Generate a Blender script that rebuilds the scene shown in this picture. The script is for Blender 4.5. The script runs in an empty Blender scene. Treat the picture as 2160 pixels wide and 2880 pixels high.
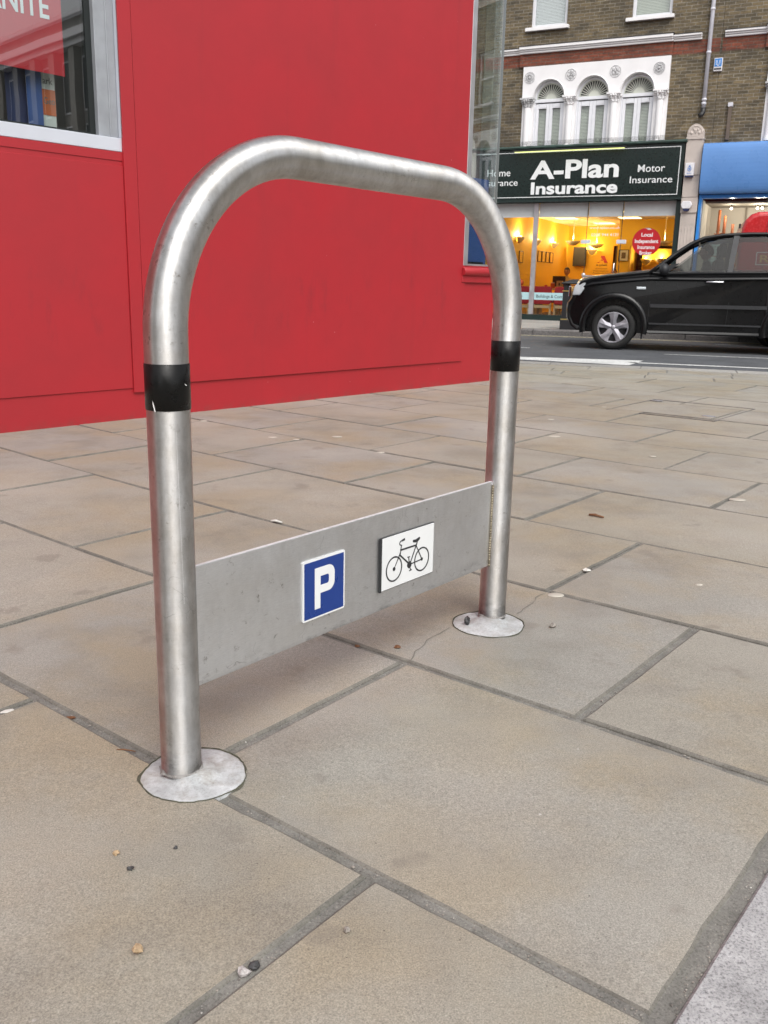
import bpy, bmesh, math, random
from mathutils import Vector, Matrix, noise
random.seed(7)
PI = math.pi
SC = bpy.context.scene
COL = SC.collection

# ------------------------------------------------------------------ camera
H = 0.78; PITCH = 0.2457; ROLL = 0.0211; FPX = 2562.7
cam_d = bpy.data.cameras.new('camera'); cam = bpy.data.objects.new('camera', cam_d); COL.objects.link(cam)
cam_d.sensor_fit = 'HORIZONTAL'; cam_d.sensor_width = 36; cam_d.lens = 36 * FPX / 2160
cam_d.clip_start = 0.05; cam_d.clip_end = 600
_cp, _sp, _c, _s = math.cos(PITCH), math.sin(PITCH), math.cos(ROLL), math.sin(ROLL)
fw = Vector((0, _cp, -_sp)); rt0 = Vector((1, 0, 0)); up0 = Vector((0, _sp, _cp))
rt = rt0 * _c + up0 * _s; up = up0 * _c - rt0 * _s
m = Matrix((rt, up, -fw)).transposed().to_4x4(); m.translation = (0, 0, H)
cam.matrix_world = m
cam_d.dof.use_dof = True; cam_d.dof.focus_distance = 2.2; cam_d.dof.aperture_fstop = 32
SC.camera = cam

# ------------------------------------------------------------------ world, sun, exposure
w = bpy.data.worlds.new('World'); SC.world = w; w.use_nodes = True
nt = w.node_tree; nt.nodes.clear()
sky = nt.nodes.new('ShaderNodeTexSky'); sky.sky_type = 'NISHITA'; sky.sun_disc = False
SUN_EL, SUN_AZ = math.radians(50), math.radians(165)
sky.sun_elevation = SUN_EL; sky.sun_rotation = SUN_AZ; sky.dust_density = 4; sky.air_density = 1.2
hs = nt.nodes.new('ShaderNodeHueSaturation'); hs.inputs['Saturation'].default_value = 0.16; hs.inputs['Value'].default_value = 1.0
bg = nt.nodes.new('ShaderNodeBackground'); bg.inputs['Strength'].default_value = 0.13
wo = nt.nodes.new('ShaderNodeOutputWorld')
nt.links.new(sky.outputs[0], hs.inputs['Color']); nt.links.new(hs.outputs[0], bg.inputs[0]); nt.links.new(bg.outputs[0], wo.inputs[0])
sd = bpy.data.lights.new('sun', 'SUN'); sd.energy = 0.75; sd.angle = math.radians(50); sd.color = (1, .96, .9)
sun = bpy.data.objects.new('sun', sd); COL.objects.link(sun)
sdir = Vector((math.sin(SUN_AZ) * math.cos(SUN_EL), math.cos(SUN_AZ) * math.cos(SUN_EL), math.sin(SUN_EL)))
sun.rotation_euler = sdir.to_track_quat('Z', 'Y').to_euler(); sun.location = (0, 0, 30)
SC.view_settings.view_transform = 'Standard'; SC.view_settings.look = 'None'
SC.view_settings.gamma = 1; SC.view_settings.use_curve_mapping = False
SC.view_settings.exposure = 0.78
SC.cycles.use_denoising = True
SC.cycles.max_bounces = 8; SC.cycles.transparent_max_bounces = 16
SC.cycles.caustics_reflective = False; SC.cycles.caustics_refractive = False
SC.cycles.sample_clamp_indirect = 4

# ------------------------------------------------------------------ material helpers
MATS = {}
class NT:
    def __init__(s, name):
        s.m = bpy.data.materials.new(name); s.m.use_nodes = True; s.t = s.m.node_tree
        s.t.nodes.clear(); s.out = s.n('OutputMaterial')
    def n(s, typ, **kw):
        o = s.t.nodes.new('ShaderNode' + typ)
        for k, v in kw.items():
            if k.startswith('i_'): o.inputs[k[2:].replace('_', ' ')].default_value = v
            elif k[0] == 'I' and k[1:].isdigit(): o.inputs[int(k[1:])].default_value = v
            else: setattr(o, k, v)
        return o
    def l(s, a, b): s.t.links.new(a, b)
    def coord(s, kind='Object', scale=None):
        c = s.n('TexCoord').outputs[kind]
        if scale is not None:
            mp = s.n('Mapping'); mp.inputs['Scale'].default_value = scale; s.l(c, mp.inputs[0]); return mp.outputs[0]
        return c
    def noise(s, vec, scale, detail=4, rough=.55, out='Fac'):
        o = s.n('TexNoise'); o.inputs['Scale'].default_value = scale; o.inputs['Detail'].default_value = detail
        o.inputs['Roughness'].default_value = rough; s.l(vec, o.inputs['Vector']); return o.outputs[out]
    def ramp(s, fac, stops):
        r = s.n('ValToRGB'); e = r.color_ramp.elements
        while len(e) < len(stops): e.new(.5)
        for i, (p, c) in enumerate(stops):
            e[i].position = p; e[i].color = (c, c, c, 1) if not isinstance(c, tuple) else (*c[:3], 1)
        s.l(fac, r.inputs[0]); return r.outputs[0]
    def mix(s, a, b, f, mode='MIX'):
        x = s.n('MixRGB', blend_type=mode)
        for i, v in ((0, f), (1, a), (2, b)):
            if isinstance(v, (int, float)): x.inputs[i].default_value = v if i == 0 else (v, v, v, 1)
            elif isinstance(v, tuple): x.inputs[i].default_value = (*v[:3], 1)
            else: s.l(v, x.inputs[i])
        return x.outputs[0]
    def bump(s, h, strength, dist=.002):
        b = s.n('Bump'); b.inputs['Strength'].default_value = strength; b.inputs['Distance'].default_value = dist
        s.l(h, b.inputs['Height']); return b.outputs[0]
    def pbsdf(s, color, rough=.5, metal=0, normal=None, **kw):
        p = s.n('BsdfPrincipled')
        for k, v in (('Base Color', color), ('Roughness', rough), ('Metallic', metal)):
            if isinstance(v, tuple): p.inputs[k].default_value = (*v[:3], 1)
            elif isinstance(v, (int, float)): p.inputs[k].default_value = v
            else: s.l(v, p.inputs[k])
        for k, v in kw.items(): p.inputs[k.replace('_', ' ')].default_value = v
        if normal is not None: s.l(normal, p.inputs['Normal'])
        s.l(p.outputs[0], s.out.inputs[0]); return p

def simple(name, col, rough=.5, metal=0, var=.12, scale=12, bump=.15, bscale=90, dirt=0, **kw):
    """painted / plastic / cloth surface with slight tone variation and grain"""
    t = NT(name); c = t.coord()
    n1 = t.noise(c, scale, 5)
    f = t.ramp(n1, [(.3, 1 - var), (.7, 1 + var * .6)])
    base = t.mix(col, f, 1.0, 'MULTIPLY')
    if dirt:
        d = t.ramp(t.noise(c, scale * .35, 8, .7), [(.55, 0.0), (.75, float(dirt))])
        base = t.mix(base, (.07, .06, .05), d)
    nb = t.bump(t.noise(c, bscale, 3), bump, .002)
    r = t.ramp(t.noise(c, scale * 2, 3), [(.3, max(.02, rough - .06)), (.7, min(1, rough + .08))])
    t.pbsdf(base, r, metal, nb, **kw)
    MATS[name] = t.m; return t.m

def glass(name, tint=(.9, .95, .93), refl=1.0, rough=0.0, ior=.08):
    t = NT(name)
    tr = t.n('BsdfTransparent'); tr.inputs[0].default_value = (*tint, 1)
    gl = t.n('BsdfGlossy'); gl.inputs['Roughness'].default_value = rough; gl.inputs['Color'].default_value = (refl, refl, refl, 1)
    lw = t.n('LayerWeight'); lw.inputs[0].default_value = .5
    pw = t.n('Math', operation='POWER'); t.l(lw.outputs['Facing'], pw.inputs[0]); pw.inputs[1].default_value = 4
    fr = t.n('Math', operation='MULTIPLY_ADD'); t.l(pw.outputs[0], fr.inputs[0]); fr.inputs[1].default_value = 1 - ior; fr.inputs[2].default_value = ior
    wv = t.bump(t.noise(t.coord(), 1.2, 2), .05, .01); t.l(wv, gl.inputs['Normal'])
    mx = t.n('MixShader'); t.l(fr.outputs[0], mx.inputs[0]); t.l(tr.outputs[0], mx.inputs[1]); t.l(gl.outputs[0], mx.inputs[2])
    t.l(mx.outputs[0], t.out.inputs[0]); MATS[name] = t.m; return t.m

def emit(name, col, s):
    t = NT(name); e = t.n('Emission'); e.inputs[0].default_value = (*col, 1); e.inputs[1].default_value = s
    t.l(e.outputs[0], t.out.inputs[0]); MATS[name] = t.m; return t.m

def steel(name, rough, grain, streak_sc, base, plate=False):
    t = NT(name); c = t.coord()
    fine = t.noise(t.coord('Object', grain), 60, 4, .75)
    blot = t.noise(c, 9, 6, .65)
    streak = t.noise(t.coord('Object', streak_sc), 26, 5, .6)
    sp = t.n('SeparateXYZ'); t.l(c, sp.inputs[0]); z = sp.outputs[2]
    col = t.mix((base * 1.0, base, base * 1.0), (base * .78, base * .745, base * .70), t.ramp(blot, [(.42, 0.0), (.66, .35 if plate else .9)]))
    col = t.mix(col, t.ramp(t.noise(t.coord('Object', (1, 1, .35)), 75, 4, .7), [(.34, .96 if plate else .86), (.6, 1.01 if plate else 1.04)]), 1.0, 'MULTIPLY')
    col = t.mix(col, t.ramp(fine, [(.3, .90 if plate else .95), (.7, 1.08 if plate else 1.04)]), 1.0, 'MULTIPLY')
    spots = t.ramp(t.noise(c, 48, 5, .8), [(.60, 0.0), (.70, .7)])
    grime = t.mix(spots, t.ramp(t.noise(c, 5, 3, .6), [(.40, 0.0), (.55, 1.0)]), 1.0, 'MULTIPLY')
    col = t.mix(col, (.20, .17, .14), grime)
    rust = t.ramp(t.noise(t.coord('Object', (1, 1, .6)), 19, 9, .8), [(.72, 0.0), (.76, .6)])
    col = t.mix(col, (.18, .08, .035), rust)
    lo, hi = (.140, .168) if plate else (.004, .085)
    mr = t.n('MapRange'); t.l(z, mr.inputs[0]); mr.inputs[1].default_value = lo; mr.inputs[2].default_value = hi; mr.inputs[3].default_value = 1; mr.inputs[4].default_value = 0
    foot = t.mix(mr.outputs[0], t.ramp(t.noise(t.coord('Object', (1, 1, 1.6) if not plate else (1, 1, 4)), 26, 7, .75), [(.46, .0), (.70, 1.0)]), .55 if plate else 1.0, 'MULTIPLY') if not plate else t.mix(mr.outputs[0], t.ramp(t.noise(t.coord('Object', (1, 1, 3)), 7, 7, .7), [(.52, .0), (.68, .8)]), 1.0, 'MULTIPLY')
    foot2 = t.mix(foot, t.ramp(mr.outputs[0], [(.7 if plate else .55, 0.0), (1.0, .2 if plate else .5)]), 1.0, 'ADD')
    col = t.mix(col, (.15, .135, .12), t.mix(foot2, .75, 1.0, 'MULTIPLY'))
    r0 = t.ramp(streak, [(.3, rough - .04), (.7, rough + .10)])
    r1 = t.mix(r0, t.ramp(blot, [(.4, 0.0), (.8, .12)]), 1.0, 'ADD')
    r = t.mix(t.mix(r1, (.65, .65, .65), grime), (.8, .8, .8), foot2)
    vo = t.n('TexVoronoi', feature='DISTANCE_TO_EDGE'); vo.inputs['Scale'].default_value = 11
    t.l(t.mix(c, t.noise(c, 6, 3, .5, 'Color'), .35), vo.inputs['Vector'])
    sc = t.ramp(vo.outputs['Distance'], [(0.0, 1.0), (.005, 0.0)])
    scm = t.mix(sc, t.ramp(t.noise(c, 17, 3), [(.57, 0.0), (.60, 1.0)]), 1.0, 'MULTIPLY')
    col = t.mix(col, (.20, .19, .18), t.mix(scm, .55, 1.0, 'MULTIPLY'))
    vo2 = t.n('TexVoronoi', feature='DISTANCE_TO_EDGE'); vo2.inputs['Scale'].default_value = 16
    t.l(t.mix(c, t.noise(c, 9, 3, .5, 'Color'), .5), vo2.inputs['Vector'])
    sc2 = t.mix(t.ramp(vo2.outputs['Distance'], [(0.0, 1.0), (.004, 0.0)]), t.ramp(t.noise(c, 12, 2), [(.58, 0.0), (.61, .8)]), 1.0, 'MULTIPLY')
    col = t.mix(col, (.95, .95, .96), sc2)
    tg = t.n('Tangent', direction_type='UV_MAP', uv_map='grain')
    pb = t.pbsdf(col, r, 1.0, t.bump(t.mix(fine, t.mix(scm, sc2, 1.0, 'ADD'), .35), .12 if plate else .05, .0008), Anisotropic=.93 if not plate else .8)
    t.l(tg.outputs[0], pb.inputs['Tangent'])
    MATS[name] = t.m

steel('tube_steel', .38, (1, 1, 18), (1, 1, .12), .62)
steel('plate_steel', .50, (1.2, 1, 22), (.1, 1, 1), .82, True)

# york stone paving, one tone per slab
def stone():
    t = NT('york_stone'); c = t.coord()
    a = t.n('Attribute', attribute_name='slab')
    wn = t.n('TexWhiteNoise', noise_dimensions='1D'); t.l(a.outputs['Fac'], wn.inputs['W'])
    rr = wn.outputs['Value']
    base = t.mix((.278, .258, .210), (.274, .266, .240), t.ramp(rr, [(.15, 0.0), (.85, 1.0)]))
    # each slab has its own cloudy stain (offset by slab id)
    off = t.n('VectorMath', operation='ADD'); t.l(c, off.inputs[0]); t.l(wn.outputs['Color'], off.inputs[1])
    of2 = t.n('VectorMath', operation='MULTIPLY_ADD'); t.l(wn.outputs['Color'], of2.inputs[0]); of2.inputs[1].default_value = (30, 30, 30); t.l(c, of2.inputs[2])
    cl = t.noise(of2.outputs[0], 2.4, 7, .62)
    base = t.mix(base, (.290, .245, .172), t.ramp(cl, [(.44, 0.0), (.62, .75)]))
    cl2 = t.noise(of2.outputs[0], 4.3, 6, .6)
    base = t.mix(base, (.185, .168, .145), t.ramp(cl2, [(.47, 0.0), (.68, .5)]))
    cl3 = t.noise(c, 1.1, 4, .5)
    base = t.mix(base, (.37, .352, .315), t.ramp(cl3, [(.46, 0.0), (.66, .55)]))
    g = t.noise(c, 430, 3, .8)
    base = t.mix(base, t.ramp(g, [(.28, .5), (.5, 1.0), (.74, 1.55)]), 1.0, 'MULTIPLY')
    g2 = t.noise(c, 120, 4, .7)
    base = t.mix(base, t.ramp(g2, [(.33, .90), (.5, 1.0), (.7, 1.06)]), 1.0, 'MULTIPLY')
    sm_ = t.noise(t.coord('Object', (1, 1, 1)), 7, 3, .5)
    base = t.mix(base, (.16, .14, .12), t.ramp(sm_, [(.64, 0.0), (.70, .40)]))
    # small dark pits and pale flecks
    v = t.n('TexVoronoi'); v.inputs['Scale'].default_value = 75; t.l(c, v.inputs['Vector'])
    pit = t.ramp(v.outputs['Distance'], [(.05, 1.0), (.12, 0.0)])
    pm = t.mix(pit, t.ramp(t.noise(c, 40, 2), [(.52, 0.0), (.60, .8)]), 1.0, 'MULTIPLY')
    base = t.mix(base, (.07, .06, .05), pm)
    v2 = t.n('TexVoronoi'); v2.inputs['Scale'].default_value = 22; t.l(c, v2.inputs['Vector'])
    fl = t.ramp(v2.outputs['Distance'], [(.035, 1.0), (.075, 0.0)])
    fm = t.mix(fl, t.ramp(t.noise(c, 9, 3), [(.55, 0.0), (.62, .7)]), 1.0, 'MULTIPLY')
    base = t.mix(base, (.55, .53, .50), fm)
    hv = t.mix(g, g2, .4)
    t.pbsdf(base, t.ramp(cl2, [(.3, .62), (.7, .85)]), 0, t.bump(hv, .28, .001))
    MATS['york_stone'] = t.m
stone()

def speckle(name, base, dark, light, s1=260, s2=60, rough=.85, bump=.6, green=0, stain=0):
    t = NT(name); c = t.coord()
    g = t.noise(c, s1, 3, .8)
    col = t.mix(dark, base, t.ramp(g, [(.36, 0.0), (.5, 1.0)]))
    col = t.mix(col, light, t.ramp(g, [(.60, 0.0), (.68, .85)]))
    col = t.mix(col, t.ramp(t.noise(c, s2 * .08, 5), [(.3, .78), (.7, 1.15)]), 1.0, 'MULTIPLY')
    col = t.mix(col, t.ramp(t.noise(c, 22, 6, .7), [(.32, .72), (.68, 1.25)]), .8, 'MULTIPLY')
    if stain:
        col = t.mix(col, (.27, .24, .205), t.ramp(t.noise(c, 14, 7, .75), [(.48, 0.0), (.66, .7)])); col = t.mix(col, (.12, .10, .085), t.ramp(t.noise(c, 55, 5, .8), [(.66, 0.0), (.72, .7)]))
    if green:
        col = t.mix(col, (.07, .09, .035), t.ramp(t.noise(c, 6, 6, .7), [(.5, 0.0), (.7, float(green))]))
    t.pbsdf(col, rough, 0, t.bump(t.mix(g, t.noise(c, s2, 4), .5), bump, .003)); MATS[name] = t.m
speckle('mortar', (.20, .195, .178), (.125, .12, .108), (.36, .34, .30), 300, 70, green=.10)
speckle('joint_dirt', (.18, .17, .148), (.11, .102, .088), (.2, .19, .17), 300, 70)
speckle('tarmac', (.088, .093, .102), (.06, .064, .07), (.15, .16, .17), 150, 30, bump=.4)
speckle('granite', (.38, .38, .385), (.17, .17, .175), (.54, .54, .54), 270, 60, rough=.7)
speckle('kerb_stone', (.16, .15, .145), (.08, .08, .08), (.26, .25, .24), 60, 20)
speckle('far_paving', (.33, .32, .30), (.26, .25, .24), (.42, .41, .39), 40, 10)
speckle('resin', (.45, .465, .475), (.36, .365, .37), (.54, .55, .555), 190, 55, rough=.8, bump=.5, stain=1)
speckle('resin_dirty', (.26, .25, .24), (.16, .15, .14), (.36, .35, .34), 120, 40)
speckle('road_paint', (.62, .63, .62), (.42, .42, .42), (.75, .75, .74), 70, 30, bump=.2)
speckle('yellow_line', (.58, .50, .33), (.42, .38, .28), (.66, .6, .45), 70, 30, bump=.2)
speckle('pebble_mix', (.30, .27, .24), (.13, .12, .11), (.6, .58, .55), 35, 35)
speckle('moss', (.075, .075, .05), (.04, .038, .03), (.17, .16, .13), 200, 60)

def brick(name, c1, c2, mortar, soot=.6):
    t = NT(name); c = t.coord()
    sp = t.n('SeparateXYZ'); t.l(c, sp.inputs[0])
    ad = t.n('Math', operation='ADD'); t.l(sp.outputs[0], ad.inputs[0]); t.l(sp.outputs[1], ad.inputs[1])
    cb = t.n('CombineXYZ'); t.l(ad.outputs[0], cb.inputs[0]); t.l(sp.outputs[2], cb.inputs[1])
    jit = t.noise(c, 7, 3, .5, 'Color')
    b = t.n('TexBrick'); b.offset = .5; b.inputs['Scale'].default_value = 1
    b.inputs['Brick Width'].default_value = .215; b.inputs['Row Height'].default_value = .066; b.inputs['Mortar Size'].default_value = .008
    b.inputs['Mortar Smooth'].default_value = .3; b.inputs['Bias'].default_value = -.1
    b.inputs['Color1'].default_value = (*c1, 1); b.inputs['Color2'].default_value = (*c2, 1); b.inputs['Mortar'].default_value = (*mortar, 1)
    mj = t.mix(cb.outputs[0], jit, .012); t.l(mj, b.inputs['Vector'])
    # per brick tone
    fx = t.n('TexVoronoi'); fx.inputs['Scale'].default_value = 1
    mp = t.n('Mapping'); mp.inputs['Scale'].default_value = (4.65, 15.2, 1); t.l(cb.outputs[0], mp.inputs[0]); t.l(mp.outputs[0], fx.inputs['Vector'])
    col = t.mix(b.outputs['Color'], t.ramp(fx.outputs['Color'], [(.1, .72), (.5, 1.0), (.9, 1.32)]), .85, 'MULTIPLY')
    st = t.noise(c, .9, 7, .65)
    col = t.mix(col, (.035, .032, .03), t.ramp(st, [(.46, 0.0), (.72, float(soot))]))
    col = t.mix(col, t.ramp(t.noise(c, 24, 5, .7), [(.3, .7), (.7, 1.25)]), 1.0, 'MULTIPLY')
    hi = t.ramp(b.outputs['Fac'], [(0, 1.0), (1, 0.0)])
    t.pbsdf(col, .9, 0, t.bump(t.mix(hi, t.noise(c, 60, 4), .3), .7, .008)); MATS[name] = t.m
brick('stock_brick', (.165, .125, .07), (.085, .07, .046), (.21, .19, .155), .7)
brick('red_brick', (.22, .062, .035), (.15, .048, .03), (.13, .09, .07), .35)

def red_wall():
    t = NT('red_paint'); c = t.coord()
    n = t.noise(c, 2.2, 6, .6)
    col = t.mix((.395, .018, .027), (.35, .017, .025), t.ramp(n, [(.35, 0.0), (.7, 1.0)]))
    sm = t.noise(t.coord('Object', (1.6, 1, .45)), 5, 7, .72)
    zz = t.n('SeparateXYZ'); t.l(c, zz.inputs[0])
    band = t.ramp(zz.outputs[2], [(.35, 0.0), (.5, 1.0), (.8, 1.0), (.95, 0.0)])
    dm = t.mix(t.ramp(sm, [(.55, 0.0), (.74, .42)]), band, 1.0, 'MULTIPLY')
    col = t.mix(col, (.17, .02, .028), dm)
    v = t.n('TexVoronoi'); v.inputs['Scale'].default_value = 7; t.l(c, v.inputs['Vector'])
    ch = t.mix(t.ramp(v.outputs['Distance'], [(.02, 1.0), (.035, 0.0)]), t.ramp(t.noise(c, 3, 2), [(.5, 0.0), (.6, .7)]), 1.0, 'MULTIPLY')
    col = t.mix(col, (.6, .35, .35), ch)
    bt = t.n('MapRange'); t.l(zz.outputs[2], bt.inputs[0]); bt.inputs[1].default_value = .0; bt.inputs[2].default_value = .05; bt.inputs[3].default_value = 1; bt.inputs[4].default_value = 0
    sp_ = t.mix(bt.outputs[0], t.ramp(t.noise(c, 13, 8, .75), [(.44, 0.0), (.66, 1.0)]), 1.0, 'MULTIPLY')
    col = t.mix(col, (.20, .05, .045), t.mix(sp_, .7, 1.0, 'MULTIPLY'))
    drip = t.mix(t.ramp(t.noise(t.coord('Object', (1, 1, .06)), 9, 5, .6), [(.58, 0.0), (.74, .22)]), 1.0, 1.0, 'MULTIPLY')
    col = t.mix(col, (.24, .02, .026), drip)
    t.pbsdf(col, t.ramp(n, [(.3, .42), (.7, .54)]), 0, t.bump(t.noise(c, 140, 3), .12, .001)); MATS['red_paint'] = t.m
red_wall()

simple('black_tape', (.006, .006, .006), .30, var=.3, scale=40, bump=.05, bscale=200, Specular_IOR_Level=.22)
simple('milled_edge_glint', (.58, .59, .61), .5, .0, var=.1, scale=60, bump=.5)  # pale non-metal tone, sky reflection put into the colour
simple('sign_white', (.78, .80, .81), .35, var=.05, bump=.05)
simple('sign_blue', (.008, .040, .225), .3, var=.08, bump=.04)
simple('sign_black', (.022, .024, .028), .4)
simple('scratch', (.9, .9, .9), .4)
simple('weld', (.33, .29, .22), .5, 1.0, var=.4, scale=120, bump=.8, bscale=300)
simple('white_paint', (.80, .79, .80), .45, var=.05, scale=4, bump=.1, bscale=30)
simple('white_frame', (.74, .75, .79), .35, var=.05, bump=.05)
simple('cream_paint', (.50, .44, .40), .6, var=.1, scale=5, dirt=.35)
simple('pipe_paint', (.60, .60, .66), .5, var=.1)
simple('sign_green', (.006, .016, .014), .3, var=.03, bump=0)
simple('frame_green', (.012, .026, .024), .35)
simple('lead_green', (.03, .06, .05), .6, var=.5, scale=6, bump=.9, bscale=14)
simple('cast_black', (.02, .02, .022), .45)
simple('blue_sign', (.10, .24, .54), .3, var=.05, scale=2, bump=0)
simple('blue_frame', (.03, .22, .62), .35)
simple('aluminium', (.62, .62, .65), .38, .85, var=.06, scale=5, bump=.05)
simple('white_aluminium', (.60, .63, .70), .4, .1, var=.05, scale=5, bump=.05)
simple('rubber_seal', (.008, .012, .012), .5)
simple('sticker_red', (.45, .012, .018), .4, var=.04, bump=.02)
simple('poster_red', (.50, .02, .03), .45, var=.04, bump=.02)
simple('navy_panel', (.012, .02, .085), .5)
simple('banner_blue', (.04, .085, .26), .5)
simple('strip_blue', (.42, .62, .66), .45, var=.04, bump=.02)
simple('poster_orange', (.55, .12, .03), .5)
simple('ink', (.02, .03, .03), .5)
simple('grey_interior', (.16, .155, .145), .8)
simple('yellow_wall', (.80, .50, .05), .7, var=.05, scale=2)
simple('shop_ceiling', (.80, .62, .32), .8, var=.05)
simple('shop_carpet', (.10, .07, .05), .9)
simple('blind_cloth', (.62, .64, .62), .8, var=.06)
simple('blind_slat', (.62, .64, .57), .7, var=.12, scale=3)
simple('blind_white', (.80, .81, .84), .7, var=.04)
simple('dark_room', (.03, .03, .03), .9)
simple('plaster_lamp', (.80, .74, .62), .6)
simple('chair_red', (.30, .012, .018), .8, bump=.5, bscale=200)
simple('pale_wood', (.50, .36, .20), .5)
simple('dark_frame', (.03, .02, .015), .4)
simple('paper', (.62, .61, .57), .7)
simple('plastic_black', (.012, .012, .014), .3)
simple('skin', (.50, .25, .16), .5, var=.05)
simple('hair', (.03, .018, .012), .7, bump=.6)
simple('shirt_yellow', (.55, .40, .18), .8)
simple('shirt_white', (.62, .62, .64), .8)
simple('jacket_dark', (.02, .02, .026), .8)
simple('orange_paper', (.60, .10, .02), .6)
simple('tan_card', (.42, .27, .14), .7)
simple('gold_trim', (.55, .42, .14), .35, .6)
simple('car_paint', (.003, .003, .0035), .32, var=.05, bump=.0, Coat_Weight=.4, Coat_Roughness=.08, Specular_IOR_Level=.22)
simple('car_trim', (.022, .023, .026), .5)
simple('tyre', (.011, .011, .011), .75, bump=.4)
simple('alloy', (.36, .355, .39), .45, .7, var=.08)
simple('chrome', (.75, .75, .78), .12, 1.0, var=.02, bump=0)
simple('lamp_lens', (.68, .74, .78), .12, .3, var=.15, scale=25)
simple('seat_cloth', (.02, .02, .022), .9)
simple('van_red', (.50, .012, .016), .25, bump=0, Coat_Weight=.5)
simple('van_yellow', (.75, .42, .02), .4)
simple('pale_shop', (.62, .58, .52), .7, var=.1, scale=2)
simple('shop_beige', (.28, .25, .21), .8)
simple('ornament_orange', (.42, .12, .04), .5)
simple('card_pale', (.52, .66, .62), .6)
simple('leaf_brown', (.16, .07, .03), .7)
simple('stone_tan', (.46, .33, .20), .75, var=.4, scale=150, bump=.6, bscale=300)
simple('stone_dark', (.05, .05, .052), .6)
simple('stone_white', (.52, .49, .48), .75, var=.4, scale=150, bump=.6, bscale=300)
simple('gum', (.44, .415, .36), .7, bump=.4)
simple('iron_edge', (.09, .09, .095), .55, .5, bump=.4)
simple('grey_frame', (.34, .36, .39), .4, .2)
simple('relief_shade_white', (.52, .52, .53), .6, var=.35, scale=30)  # greyer white, shade of carved relief put into the colour
simple('office_stone', (.30, .29, .27), .8, var=.2, scale=1.5)
simple('bell_box', (.68, .67, .70), .45)
simple('emblem_blue', (.08, .22, .55), .5)
simple('wood_post', (.13, .10, .08), .8)
glass('shop_glass', (.94, .96, .95), .8)
glass('window_glass', (.86, .90, .88), 1.0, ior=.12)
glass('corner_glass', (.80, .88, .88), 1.0, ior=.16)
glass('car_glass', (.36, .39, .38), 1.0, ior=.02)
emit('warm_bulb', (1.0, .72, .28), 7)
emit('warm_panel', (1.0, .78, .36), 2.6)
emit('trough_glow', (.95, 1.0, .35), .9)
emit('spot_bulb', (1.0, .85, .7), 6)
M = MATS

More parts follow.
